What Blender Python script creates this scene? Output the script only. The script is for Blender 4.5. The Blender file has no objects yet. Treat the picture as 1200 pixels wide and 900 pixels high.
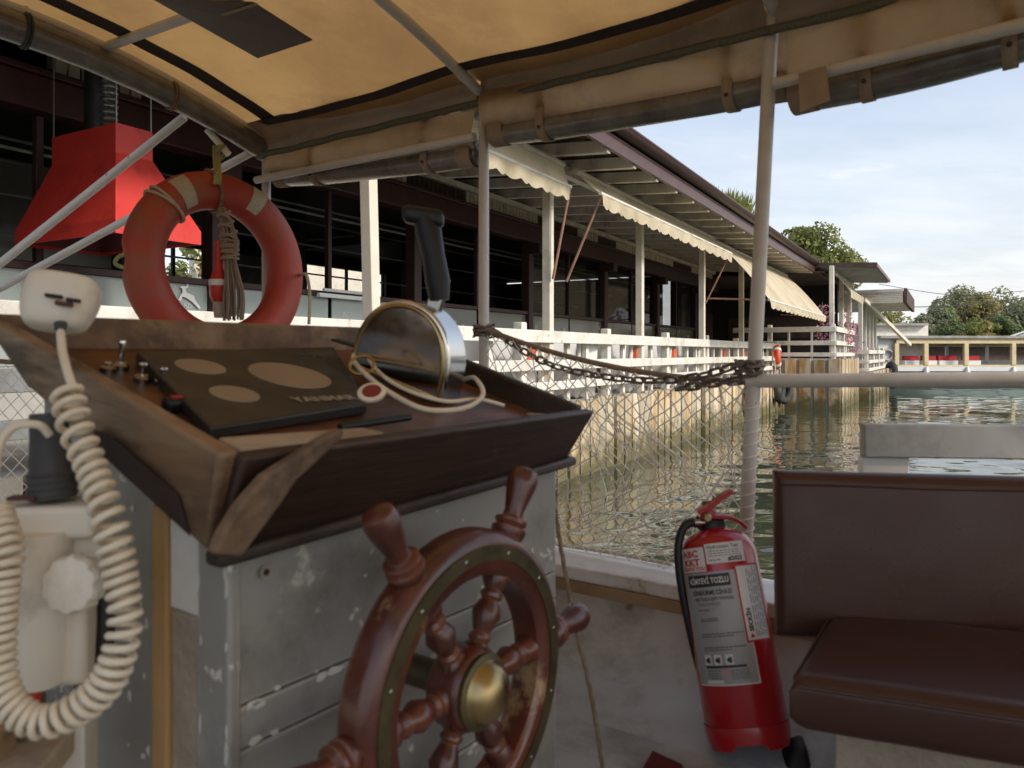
import bpy, bmesh, math, random
from mathutils import Vector, Matrix, noise
random.seed(7)
SC = bpy.context.scene
COL = SC.collection
PI = math.pi
R = math.radians
ZC = 1.5            # camera height above the water (z = 0)
F = 900.0           # focal length in pixels of a 1200 px wide picture
HOR = 414.0         # horizon row

# ------------------------------------------------------------------ camera
cam = bpy.data.cameras.new('camera')
cam.sensor_width = 36.0
cam.lens = 36.0 * F / 1200.0
cam.shift_y = (HOR - 450.0) / 1200.0
cam.clip_start = 0.02
cam.clip_end = 3000
cam.dof.use_dof = True
cam.dof.focus_distance = 11.0
cam.dof.aperture_fstop = 6.2
camo = bpy.data.objects.new('camera', cam)
camo.location = (0, 0, ZC)
camo.rotation_euler = (R(90), 0, 0)
COL.objects.link(camo)
SC.camera = camo

# ------------------------------------------------------------------ world and sun
SUN_AZ = (0.80, -0.60)      # horizontal direction towards the sun
SUN_EL = R(33)
W = bpy.data.worlds.new('World')
SC.world = W
W.use_nodes = True
nt = W.node_tree
nt.nodes.clear()
def N(t, typ, **kw):
    n = t.nodes.new(typ)
    for k, v in kw.items():
        if k[0] == '_':
            key = k[1:]
            n.inputs[int(key) if key.isdigit() else key.replace('_', ' ')].default_value = v
        else:
            setattr(n, k, v)
    return n
wo = N(nt, 'ShaderNodeOutputWorld')
bg = N(nt, 'ShaderNodeBackground', _Strength=0.15)
sky = N(nt, 'ShaderNodeTexSky', sky_type='NISHITA')
sky.sun_disc = False
sky.sun_elevation = SUN_EL
sky.sun_rotation = math.atan2(SUN_AZ[0], SUN_AZ[1])
sky.air_density = 1.0
sky.dust_density = 1.6
sky.ozone_density = 1.2
tc = N(nt, 'ShaderNodeTexCoord')
sep = N(nt, 'ShaderNodeSeparateXYZ')
nt.links.new(tc.outputs['Generated'], sep.inputs[0])
# project the view direction onto a cloud layer so clouds flatten towards the horizon
mx = N(nt, 'ShaderNodeMath', operation='MAXIMUM', _1=0.0)
nt.links.new(sep.outputs['Z'], mx.inputs[0])
ad = N(nt, 'ShaderNodeMath', operation='ADD', _1=0.16)
nt.links.new(mx.outputs[0], ad.inputs[0])
dx = N(nt, 'ShaderNodeMath', operation='DIVIDE'); dy = N(nt, 'ShaderNodeMath', operation='DIVIDE')
nt.links.new(sep.outputs['X'], dx.inputs[0]); nt.links.new(ad.outputs[0], dx.inputs[1])
nt.links.new(sep.outputs['Y'], dy.inputs[0]); nt.links.new(ad.outputs[0], dy.inputs[1])
cb = N(nt, 'ShaderNodeCombineXYZ')
nt.links.new(dx.outputs[0], cb.inputs[0]); nt.links.new(dy.outputs[0], cb.inputs[1])
cn = N(nt, 'ShaderNodeTexNoise', _Scale=1.15, _Detail=9.0, _Roughness=0.58, _Distortion=0.35)
cmap = N(nt, 'ShaderNodeMapping')
cmap.inputs['Location'].default_value = (3.1, 1.7, 0)
cmap.inputs['Scale'].default_value = (0.8, 1.35, 1)
nt.links.new(cb.outputs[0], cmap.inputs[0]); nt.links.new(cmap.outputs[0], cn.inputs['Vector'])
cr = N(nt, 'ShaderNodeValToRGB')
cr.color_ramp.elements[0].position = 0.47; cr.color_ramp.elements[0].color = (0, 0, 0, 1)
cr.color_ramp.elements[1].position = 0.70; cr.color_ramp.elements[1].color = (0.85, 0.85, 0.85, 1)
nt.links.new(cn.outputs['Fac'], cr.inputs[0])
# thin veil that thickens towards the horizon
veil = N(nt, 'ShaderNodeMapRange', _1=0.0, _2=0.36, _3=0.92, _4=0.30)
nt.links.new(sep.outputs['Z'], veil.inputs[0])
mxx = N(nt, 'ShaderNodeMath', operation='MAXIMUM')
nt.links.new(cr.outputs[0], mxx.inputs[0]); nt.links.new(veil.outputs[0], mxx.inputs[1])
cn2 = N(nt, 'ShaderNodeTexNoise', _Scale=2.3, _Detail=7.0, _Roughness=0.6)
nt.links.new(cmap.outputs[0], cn2.inputs['Vector'])
ccol = N(nt, 'ShaderNodeValToRGB')
ccol.color_ramp.elements[0].position = 0.35; ccol.color_ramp.elements[0].color = (3.85, 3.93, 4.08, 1)
ccol.color_ramp.elements[1].position = 0.62; ccol.color_ramp.elements[1].color = (4.75, 4.65, 4.6, 1)
nt.links.new(cn2.outputs['Fac'], ccol.inputs[0])
mixc = N(nt, 'ShaderNodeMixRGB')
nt.links.new(mxx.outputs[0], mixc.inputs[0])
nt.links.new(sky.outputs[0], mixc.inputs[1]); nt.links.new(ccol.outputs[0], mixc.inputs[2])
nt.links.new(mixc.outputs[0], bg.inputs['Color'])
nt.links.new(bg.outputs[0], wo.inputs[0])

sun = bpy.data.lights.new('sun', 'SUN')
sun.energy = 2.0
sun.angle = R(9)
sun.color = (1.0, 0.93, 0.82)
suno = bpy.data.objects.new('sun', sun)
sd = Vector((SUN_AZ[0] * math.cos(SUN_EL), SUN_AZ[1] * math.cos(SUN_EL), math.sin(SUN_EL)))
suno.rotation_euler = sd.to_track_quat('Z', 'Y').to_euler()
suno.location = (4, -4, 12)
COL.objects.link(suno)

SC.view_settings.view_transform = 'Standard'
SC.view_settings.look = 'None'
SC.view_settings.gamma = 1.0
SC.view_settings.exposure = 0.60
SC.view_settings.use_curve_mapping = False
SC.cycles.use_denoising = True
SC.cycles.max_bounces = 10
SC.cycles.diffuse_bounces = 5
SC.cycles.transparent_max_bounces = 16
SC.cycles.sample_clamp_indirect = 6.0
SC.cycles.caustics_reflective = False
SC.cycles.caustics_refractive = False

# ------------------------------------------------------------------ frames
Z = Vector((0, 0, 1))
_ba = R(35.5); _bk = R(29.6)
AX = Vector((math.sin(_ba), math.cos(_ba), 0))        # boat: to starboard
BX = Vector((-math.cos(_ba), math.sin(_ba), 0))       # boat: towards the bow
UX = Vector((math.sin(_bk), math.cos(_bk), 0))        # quay: along the edge
VX = Vector((-math.cos(_bk), math.sin(_bk), 0))       # quay: inland
BANK0 = Vector((1.24, 10.15, 0))
def P(px, py, d): return Vector(((px - 600) / F * d, d, (HOR - py) / F * d + ZC))
def BT(a, b, z): return AX * a + BX * b + Z * (z + ZC)
def BK(s, v, z): return BANK0 + UX * s + VX * v + Z * (z + ZC)
def ray_plane(px, py, p, n):
    o = Vector((0, 0, ZC)); d = P(px, py, 1.0) - o
    return o + d * ((p - o).dot(n) / d.dot(n))

# ------------------------------------------------------------------ materials
def lin(c):
    return tuple(((x / 255) / 12.92 if x / 255 <= 0.04045 else ((x / 255 + 0.055) / 1.055) ** 2.4) for x in c)
MATS = {}
def pmat(name, c1, c2=None, scale=6, rough=0.6, rough2=None, metal=0.0, bump=0.0, bscale=60, stretch=(1, 1, 1),
         chips=None, chip_at=0.66, chip_scale=9, spec=0.5, coat=0.0, trans=0.0, lo=0.35, hi=0.65, detail=6, chip_detail=8, chip_w=0.02, dirt=None, dirt_at=0.5, dirt_scale=2.2, rot=0.0, edge=None, edge_r=0.010):
    """procedural material: two tones by noise, optional paint chips, optional stains, fine bump"""
    m = bpy.data.materials.new(name); m.use_nodes = True
    t = m.node_tree; b = t.nodes['Principled BSDF']; L = t.links.new
    b.inputs['Roughness'].default_value = rough
    b.inputs['Metallic'].default_value = metal
    b.inputs['Specular IOR Level'].default_value = spec
    b.inputs['Coat Weight'].default_value = coat
    b.inputs['Coat Roughness'].default_value = 0.12
    co = N(t, 'ShaderNodeTexCoord'); oi = N(t, 'ShaderNodeObjectInfo')
    off = N(t, 'ShaderNodeVectorMath', operation='SCALE'); off.inputs['Scale'].default_value = 37.0
    cmb = N(t, 'ShaderNodeCombineXYZ')
    L(oi.outputs['Random'], cmb.inputs[0]); L(oi.outputs['Random'], cmb.inputs[1]); L(oi.outputs['Random'], cmb.inputs[2])
    L(cmb.outputs[0], off.inputs[0])
    addv = N(t, 'ShaderNodeVectorMath', operation='ADD')
    L(co.outputs['Object'], addv.inputs[0]); L(off.outputs[0], addv.inputs[1])
    mp = N(t, 'ShaderNodeMapping'); mp.inputs['Scale'].default_value = stretch
    vr_ = N(t, 'ShaderNodeVectorRotate', rotation_type='Z_AXIS'); vr_.inputs['Angle'].default_value = rot
    L(addv.outputs[0], vr_.inputs['Vector']); L(vr_.outputs[0], mp.inputs[0])
    dirt_at -= 0.05; chip_at -= 0.055
    no = N(t, 'ShaderNodeTexNoise', _Scale=scale, _Detail=float(detail), _Roughness=0.62)
    L(mp.outputs[0], no.inputs['Vector'])
    c2 = c2 or tuple(x * 0.75 for x in c1)
    ramp = N(t, 'ShaderNodeValToRGB')
    ramp.color_ramp.elements[0].position = lo; ramp.color_ramp.elements[0].color = (*c1, 1)
    ramp.color_ramp.elements[1].position = hi; ramp.color_ramp.elements[1].color = (*c2, 1)
    L(no.outputs['Fac'], ramp.inputs[0])
    out = ramp.outputs[0]
    bump_src = None
    if dirt:
        n3 = N(t, 'ShaderNodeTexNoise', _Scale=dirt_scale, _Detail=9.0, _Roughness=0.7)
        L(addv.outputs[0], n3.inputs['Vector'])
        mr = N(t, 'ShaderNodeMapRange', _1=dirt_at, _2=dirt_at + 0.16, _3=0.0, _4=0.75)
        L(n3.outputs['Fac'], mr.inputs[0])
        mm = N(t, 'ShaderNodeMixRGB'); mm.inputs[2].default_value = (*dirt, 1)
        L(mr.outputs[0], mm.inputs[0]); L(out, mm.inputs[1]); out = mm.outputs[0]
    if chips:
        n4 = N(t, 'ShaderNodeTexNoise', _Scale=chip_scale, _Detail=float(chip_detail), _Roughness=0.66)
        L(mp.outputs[0], n4.inputs['Vector'])
        mr = N(t, 'ShaderNodeMapRange', _1=chip_at, _2=chip_at + chip_w, _3=0.0, _4=1.0)
        L(n4.outputs['Fac'], mr.inputs[0])
        mm = N(t, 'ShaderNodeMixRGB'); mm.inputs[2].default_value = (*chips, 1)
        L(mr.outputs[0], mm.inputs[0]); L(out, mm.inputs[1]); out = mm.outputs[0]
    if edge:
        bv = N(t, 'ShaderNodeBevel', samples=4); bv.inputs['Radius'].default_value = edge_r
        gn = N(t, 'ShaderNodeNewGeometry')
        dt = N(t, 'ShaderNodeVectorMath', operation='DOT_PRODUCT'); L(bv.outputs[0], dt.inputs[0]); L(gn.outputs['Normal'], dt.inputs[1])
        n7 = N(t, 'ShaderNodeTexNoise', _Scale=26.0, _Detail=7.0, _Roughness=0.7); L(addv.outputs[0], n7.inputs['Vector'])
        n8 = N(t, 'ShaderNodeTexNoise', _Scale=5.0, _Detail=2.0); L(addv.outputs[0], n8.inputs['Vector'])
        sm_ = N(t, 'ShaderNodeMath', operation='ADD'); L(n7.outputs['Fac'], sm_.inputs[0]); L(n8.outputs['Fac'], sm_.inputs[1])
        ms_ = N(t, 'ShaderNodeMath', operation='MULTIPLY_ADD', _1=0.30, _2=-0.315); L(sm_.outputs[0], ms_.inputs[0])
        om = N(t, 'ShaderNodeMath', operation='SUBTRACT', _0=1.0); L(dt.outputs['Value'], om.inputs[1])
        ee = N(t, 'ShaderNodeMath', operation='ADD'); L(om.outputs[0], ee.inputs[0]); L(ms_.outputs[0], ee.inputs[1])
        mr = N(t, 'ShaderNodeMapRange', _1=0.055, _2=0.085, _3=0.0, _4=0.9); L(ee.outputs[0], mr.inputs[0])
        mm = N(t, 'ShaderNodeMixRGB'); mm.inputs[2].default_value = (*edge, 1)
        L(mr.outputs[0], mm.inputs[0]); L(out, mm.inputs[1]); out = mm.outputs[0]
    L(out, b.inputs['Base Color'])
    if rough2 is not None:
        mr = N(t, 'ShaderNodeMapRange', _1=0.35, _2=0.65, _3=rough, _4=rough2)
        n5 = N(t, 'ShaderNodeTexNoise', _Scale=scale * 1.7, _Detail=6.0)
        L(mp.outputs[0], n5.inputs['Vector']); L(n5.outputs['Fac'], mr.inputs[0]); L(mr.outputs[0], b.inputs['Roughness'])
    if bump:
        n6 = N(t, 'ShaderNodeTexNoise', _Scale=bscale, _Detail=6.0, _Roughness=0.6)
        L(mp.outputs[0], n6.inputs['Vector'])
        bp = N(t, 'ShaderNodeBump', _Strength=bump); bp.inputs['Distance'].default_value = 0.01
        L(n6.outputs['Fac'], bp.inputs['Height']); L(bp.outputs[0], b.inputs['Normal'])
    if trans:
        tr = N(t, 'ShaderNodeBsdfTranslucent'); L(out, tr.inputs[0])
        ms = N(t, 'ShaderNodeMixShader'); ms.inputs[0].default_value = trans
        L(b.outputs[0], ms.inputs[1]); L(tr.outputs[0], ms.inputs[2])
        L(ms.outputs[0], t.nodes['Material Output'].inputs[0])
    MATS[name] = m
    return m

def glass_mat(name, tint, alpha, rough=0.05):
    """thin pane: part clear, part tinted and glossy"""
    m = bpy.data.materials.new(name); m.use_nodes = True
    t = m.node_tree; b = t.nodes['Principled BSDF']
    b.inputs['Base Color'].default_value = (*tint, 1); b.inputs['Roughness'].default_value = rough
    tr = N(t, 'ShaderNodeBsdfTransparent'); ms = N(t, 'ShaderNodeMixShader'); ms.inputs[0].default_value = alpha
    t.links.new(tr.outputs[0], ms.inputs[1]); t.links.new(b.outputs[0], ms.inputs[2])
    t.links.new(ms.outputs[0], t.nodes['Material Output'].inputs[0])
    MATS[name] = m
    return m

# ------------------------------------------------------------------ mesh building
ROOT = {}
def rootloc(o):
    while o.parent: o = o.parent
    return ROOT.get(o.name, Vector((0, 0, 0)))
def tag(o, label=None, cat=None, group=None, kind=None):
    if label: o['label'] = label
    if cat: o['category'] = cat
    if group: o['group'] = group
    if kind: o['kind'] = kind
    return o
def thing(name, label, cat, loc=(0, 0, 0), group=None, rz=0.0):
    o = bpy.data.objects.new(name, None); COL.objects.link(o)
    o.empty_display_size = 0.2
    o.location = loc; o.rotation_euler = (0, 0, rz)
    ROOT[o.name] = Vector(loc)
    return tag(o, label, cat, group)
def frame(d, up=Z):
    d = d.normalized()
    if abs(d.dot(up)) > 0.98: up = Vector((0, 1, 0)) if abs(d.y) < 0.9 else Vector((1, 0, 0))
    x = up.cross(d).normalized(); y = d.cross(x).normalized()
    return x, y, d
class MB:
    def __init__(s): s.v = []; s.f = []
    def add(s, vs, fs):
        o = len(s.v); s.v += [Vector(v) for v in vs]; s.f += [tuple(i + o for i in f) for f in fs]; return s
    def box(s, c, size, ax=None):
        c = Vector(c); ax = ax or (Vector((1, 0, 0)), Vector((0, 1, 0)), Z)
        h = [ax[i] * (size[i] / 2) for i in range(3)]
        vs = [c + h[0] * i + h[1] * j + h[2] * k for k in (-1, 1) for j in (-1, 1) for i in (-1, 1)]
        return s.add(vs, [(0, 2, 3, 1), (4, 5, 7, 6), (0, 1, 5, 4), (2, 6, 7, 3), (0, 4, 6, 2), (1, 3, 7, 5)])
    def beam(s, p0, p1, w, h, up=Z):
        p0 = Vector(p0); p1 = Vector(p1); x, y, d = frame(p1 - p0, up)
        return s.box((p0 + p1) / 2, (w, h, (p1 - p0).length), (x, y, d))
    def hexa(s, p):      # 4 bottom corners then 4 top corners
        return s.add(p, [(0, 3, 2, 1), (4, 5, 6, 7), (0, 1, 5, 4), (1, 2, 6, 5), (2, 3, 7, 6), (3, 0, 4, 7)])
    def tube(s, pts, r, n=10, caps=True, closed=False):
        pts = [Vector(p) for p in pts]; m = len(pts)
        rs = r if isinstance(r, (list, tuple)) else [r] * m
        x = None; vs = []
        for i, p in enumerate(pts):
            if closed: t = pts[(i + 1) % m] - pts[i - 1]
            else: t = pts[min(i + 1, m - 1)] - pts[max(i - 1, 0)]
            t = t.normalized() if t.length > 1e-9 else Z
            if x is None: x = frame(t)[0]
            else:
                x = x - t * x.dot(t)
                x = x.normalized() if x.length > 1e-6 else frame(t)[0]
            y = t.cross(x)
            for k in range(n):
                a = 2 * PI * k / n
                vs.append(p + (x * math.cos(a) + y * math.sin(a)) * rs[i])
        fs = []
        for i in range(m if closed else m - 1):
            j = (i + 1) % m
            for k in range(n):
                l = (k + 1) % n
                fs.append((i * n + k, i * n + l, j * n + l, j * n + k))
        if caps and not closed:
            fs.append(tuple(range(n - 1, -1, -1))); fs.append(tuple((m - 1) * n + k for k in range(n)))
        return s.add(vs, fs)
    def lathe(s, prof, o, ax=Z, n=24, x=None):
        o = Vector(o); fx, fy, d = frame(Vector(ax))
        if x is not None: fx = Vector(x).normalized(); fy = d.cross(fx)
        vs = []
        for (r, h) in prof:
            for k in range(n):
                a = 2 * PI * k / n
                vs.append(o + d * h + (fx * math.cos(a) + fy * math.sin(a)) * r)
        fs = []
        for i in range(len(prof) - 1):
            for k in range(n):
                l = (k + 1) % n
                fs.append((i * n + k, i * n + l, (i + 1) * n + l, (i + 1) * n + k))
        fs.append(tuple(range(n - 1, -1, -1))); fs.append(tuple((len(prof) - 1) * n + k for k in range(n)))
        return s.add(vs, fs)
    def prism(s, poly, vec):
        n = len(poly); poly = [Vector(p) for p in poly]; vec = Vector(vec)
        fs = [tuple(range(n - 1, -1, -1)), tuple(range(n, 2 * n))]
        fs += [(i, (i + 1) % n, n + (i + 1) % n, n + i) for i in range(n)]
        return s.add(poly + [p + vec for p in poly], fs)
    def grid(s, fn, nu, nv):
        vs = [fn(i / nu, j / nv) for j in range(nv + 1) for i in range(nu + 1)]
        fs = [(j * (nu + 1) + i, j * (nu + 1) + i + 1, (j + 1) * (nu + 1) + i + 1, (j + 1) * (nu + 1) + i) for j in range(nv) for i in range(nu)]
        return s.add(vs, fs)
    def torus(s, c, n, Rr, r, nu=48, nv=14, sx=1.0):
        x, y, d = frame(Vector(n)); c = Vector(c); vs = []
        for i in range(nu):
            a = 2 * PI * i / nu; e = x * math.cos(a) + y * math.sin(a)
            for k in range(nv):
                b = 2 * PI * k / nv
                vs.append(c + e * (Rr + r * math.cos(b)) + d * (r * sx * math.sin(b)))
        fs = [(i * nv + k, ((i + 1) % nu) * nv + k, ((i + 1) % nu) * nv + (k + 1) % nv, i * nv + (k + 1) % nv) for i in range(nu) for k in range(nv)]
        return s.add(vs, fs)
    def mesh(s, name, off=Vector((0, 0, 0)), smooth=True, angle=38):
        me = bpy.data.meshes.new(name)
        me.from_pydata([tuple(v - off) for v in s.v], [], s.f)
        bm = bmesh.new(); bm.from_mesh(me)
        bmesh.ops.recalc_face_normals(bm, faces=bm.faces); bm.to_mesh(me); bm.free()
        if smooth:
            me.shade_smooth(); me.set_sharp_from_angle(angle=R(angle))
        return me
    def build(s, name, mat, parent=None, smooth=True, bevel=0.0, seg=2, angle=38, label=None, cat=None, group=None, kind=None, base=None, subsurf=0):
        if parent is None:
            loc = Vector(base) if base is not None else Vector((0, 0, 0))
        else: loc = rootloc(parent)
        me = s.mesh(name, loc, smooth, angle)
        me.materials.append(MATS[mat] if isinstance(mat, str) else mat)
        o = bpy.data.objects.new(name, me); COL.objects.link(o)
        if parent is None: o.location = loc; ROOT[o.name] = loc
        else: o.parent = parent
        if bevel:
            md = o.modifiers.new('bevel', 'BEVEL'); md.width = bevel; md.segments = seg; md.limit_method = 'ANGLE'; md.angle_limit = R(35); md.harden_normals = False
        if subsurf:
            md = o.modifiers.new('sub', 'SUBSURF'); md.levels = subsurf; md.render_levels = subsurf
        return tag(o, label, cat, group, kind)
def inst(me, name, parent, loc, rot=None, scale=None):
    """a piece sharing mesh data, placed in world space under a root that has no rotation"""
    o = bpy.data.objects.new(name, me); COL.objects.link(o)
    o.parent = parent
    M = Matrix.Translation(Vector(loc) - rootloc(parent))
    if rot is not None: M = M @ rot.to_4x4()
    if scale is not None: M = M @ Matrix.Diagonal((*scale, 1))
    o.matrix_local = M
    return o
def axes(x, y, z): return Matrix((x, y, z)).transposed()
def dup(root, loc, rz, label=None, group=None):
    r = root.copy(); COL.objects.link(r); r.location = loc; r.rotation_euler = (0, 0, rz)
    if label: r['label'] = label
    if group: r['group'] = group
    for ch in list(root.children):
        c = ch.copy(); COL.objects.link(c); c.parent = r
        for g in ch.children:
            d = g.copy(); COL.objects.link(d); d.parent = c
    return r
def catmull(pts, n=8, closed=False):
    pts = [Vector(p) for p in pts]; m = len(pts); out = []
    for i in range(m if closed else m - 1):
        g = (lambda k: pts[k % m]) if closed else (lambda k: pts[max(0, min(m - 1, k))])
        p0, p1, p2, p3 = g(i - 1), g(i), g(i + 1), g(i + 2)
        for k in range(n):
            t = k / n
            out.append(0.5 * ((2 * p1) + (p2 - p0) * t + (2 * p0 - 5 * p1 + 4 * p2 - p3) * t * t + (3 * p1 - p0 - 3 * p2 + p3) * t ** 3))
    if not closed: out.append(pts[-1])
    return out
def text_geo(body, size, align='LEFT', bold=0.0, sx=1.0):
    """flat lettering as (verts2d, faces)"""
    cu = bpy.data.curves.new('t', 'FONT'); cu.body = body; cu.size = size; cu.align_x = align; cu.resolution_u = 2; cu.offset = bold
    ob = bpy.data.objects.new('t', cu); COL.objects.link(ob)
    bpy.context.view_layer.update()
    dg = bpy.context.evaluated_depsgraph_get()
    me = bpy.data.meshes.new_from_object(ob.evaluated_get(dg))
    vs = [(v.co.x * sx, v.co.y) for v in me.vertices]; fs = [tuple(p.vertices) for p in me.polygons]
    bpy.data.objects.remove(ob); bpy.data.meshes.remove(me); bpy.data.curves.remove(cu)
    return vs, fs
# ------------------------------------------------------------------ material library
pmat('white_paint', (0.80, 0.77, 0.70), (0.70, 0.66, 0.58), scale=5, rough=0.55, bump=0.25, bscale=40, chips=(0.36, 0.31, 0.24), chip_at=0.69, chip_scale=13, dirt=(0.46, 0.42, 0.34), dirt_at=0.56)
pmat('cream_post', (0.76, 0.71, 0.60), (0.68, 0.62, 0.50), scale=4, rough=0.5, dirt=(0.45, 0.40, 0.30), dirt_at=0.6)
pmat('concrete', (0.46, 0.44, 0.40), (0.36, 0.34, 0.30), scale=3, rough=0.9, bump=0.4, bscale=30)
pmat('floor_tile', (0.22, 0.20, 0.18), (0.16, 0.14, 0.12), scale=2, rough=0.7)
pmat('brown_timber', (0.050, 0.022, 0.018), (0.034, 0.014, 0.012), scale=7, rough=0.55, stretch=(1, 1, 0.2))
pmat('maroon_beam', (0.058, 0.015, 0.014), (0.038, 0.010, 0.010), scale=5, rough=0.5)
pmat('maroon_gutter', (0.100, 0.048, 0.040), (0.076, 0.033, 0.028), scale=6, rough=0.4)
pmat('rafter_paint', (0.82, 0.77, 0.69), (0.72, 0.66, 0.57), scale=4, rough=0.6, dirt=(0.38, 0.30, 0.23), dirt_at=0.57)
pmat('ceiling_board', (0.105, 0.062, 0.046), (0.060, 0.036, 0.028), scale=5, rough=0.75, stretch=(1, 1, 1))
pmat('roof_sheet', (0.22, 0.12, 0.10), (0.16, 0.09, 0.08), scale=2, rough=0.5)
pmat('grey_sheet', (0.40, 0.38, 0.35), (0.29, 0.27, 0.25), scale=2, rough=0.5, dirt=(0.2, 0.15, 0.11), dirt_at=0.55)
pmat('inner_wall', (0.46, 0.45, 0.42), (0.36, 0.35, 0.33), scale=1.5, rough=0.8)
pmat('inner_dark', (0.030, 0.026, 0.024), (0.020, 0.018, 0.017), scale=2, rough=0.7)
pmat('black_iron', (0.02, 0.02, 0.02), (0.03, 0.03, 0.028), scale=8, rough=0.5)
pmat('awning_cloth', (0.80, 0.70, 0.50), (0.70, 0.60, 0.42), scale=1.6, rough=0.85, trans=0.3, dirt=(0.50, 0.42, 0.28), dirt_at=0.55, dirt_scale=1.5, bump=0.15, bscale=200)
pmat('awning_arm', (0.36, 0.20, 0.15), (0.28, 0.15, 0.11), scale=9, rough=0.45)
pmat('hood_red', (0.66, 0.048, 0.036), (0.58, 0.038, 0.028), scale=2.5, rough=0.42, rough2=0.55, dirt=(0.30, 0.028, 0.02), dirt_at=0.57, dirt_scale=3, bump=0.12, bscale=5)
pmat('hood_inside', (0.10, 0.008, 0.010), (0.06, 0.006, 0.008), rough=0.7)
pmat('duct_metal', (0.05, 0.05, 0.055), (0.03, 0.03, 0.03), rough=0.45, metal=0.6)
pmat('steel_wire', (0.35, 0.35, 0.34), rough=0.4, metal=0.7)
pmat('conduit', (0.42, 0.41, 0.39), rough=0.5)
glass_mat('frosted_glass', (0.46, 0.52, 0.50), 0.72, 0.22)
glass_mat('olive_glass', (0.20, 0.21, 0.17), 0.66, 0.12)
glass_mat('window_glass', (0.012, 0.013, 0.013), 0.35, 0.03)
pmat('decal_white', (0.82, 0.84, 0.84), (0.74, 0.77, 0.77), rough=0.6)
pmat('chair_cover', (0.78, 0.76, 0.72), (0.68, 0.66, 0.62), scale=4, rough=0.9, bump=0.3, bscale=20)
pmat('orange_sash', (0.62, 0.12, 0.045), (0.50, 0.09, 0.035), scale=6, rough=0.8)
pmat('chair_leg', (0.06, 0.04, 0.03), rough=0.5)
pmat('tablecloth_grey', (0.62, 0.61, 0.60), (0.54, 0.53, 0.52), scale=3, rough=0.9)
pmat('buoy_orange', (0.78, 0.11, 0.035), (0.66, 0.085, 0.03), scale=4, rough=0.5)
pmat('tyre_rubber', (0.028, 0.028, 0.030), (0.045, 0.045, 0.045), scale=8, rough=0.8, dirt=(0.12, 0.11, 0.09), dirt_at=0.55)
pmat('old_tyre', (0.16, 0.13, 0.08), (0.10, 0.08, 0.05), scale=8, rough=0.9)
pmat('orange_brick', (0.42, 0.15, 0.07), (0.34, 0.11, 0.05), rough=0.8)
pmat('pink_petal', (0.70, 0.27, 0.36), (0.62, 0.40, 0.45), scale=12, rough=0.7, trans=0.25)
pmat('earth', (0.10, 0.085, 0.05), (0.06, 0.07, 0.03), scale=1.5, rough=1.0)
pmat('bark', (0.10, 0.075, 0.05), (0.06, 0.045, 0.03), scale=8, rough=0.95, stretch=(1, 1, 0.25))
for nm, c1, c2 in (('leaf_olive', (0.36, 0.35, 0.19), (0.26, 0.27, 0.14)), ('leaf_green', (0.24, 0.30, 0.13), (0.17, 0.22, 0.09)),
                   ('leaf_yellow', (0.42, 0.34, 0.13), (0.31, 0.27, 0.10)), ('leaf_dark', (0.28, 0.30, 0.18), (0.20, 0.22, 0.13)),
                   ('leaf_lime', (0.28, 0.29, 0.08), (0.18, 0.21, 0.055))):
    pmat(nm, c1, c2, scale=1.2, rough=0.6, trans=0.45, lo=0.4, hi=0.6)  # leaf tones lightened, distance haze is put into the colour

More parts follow.
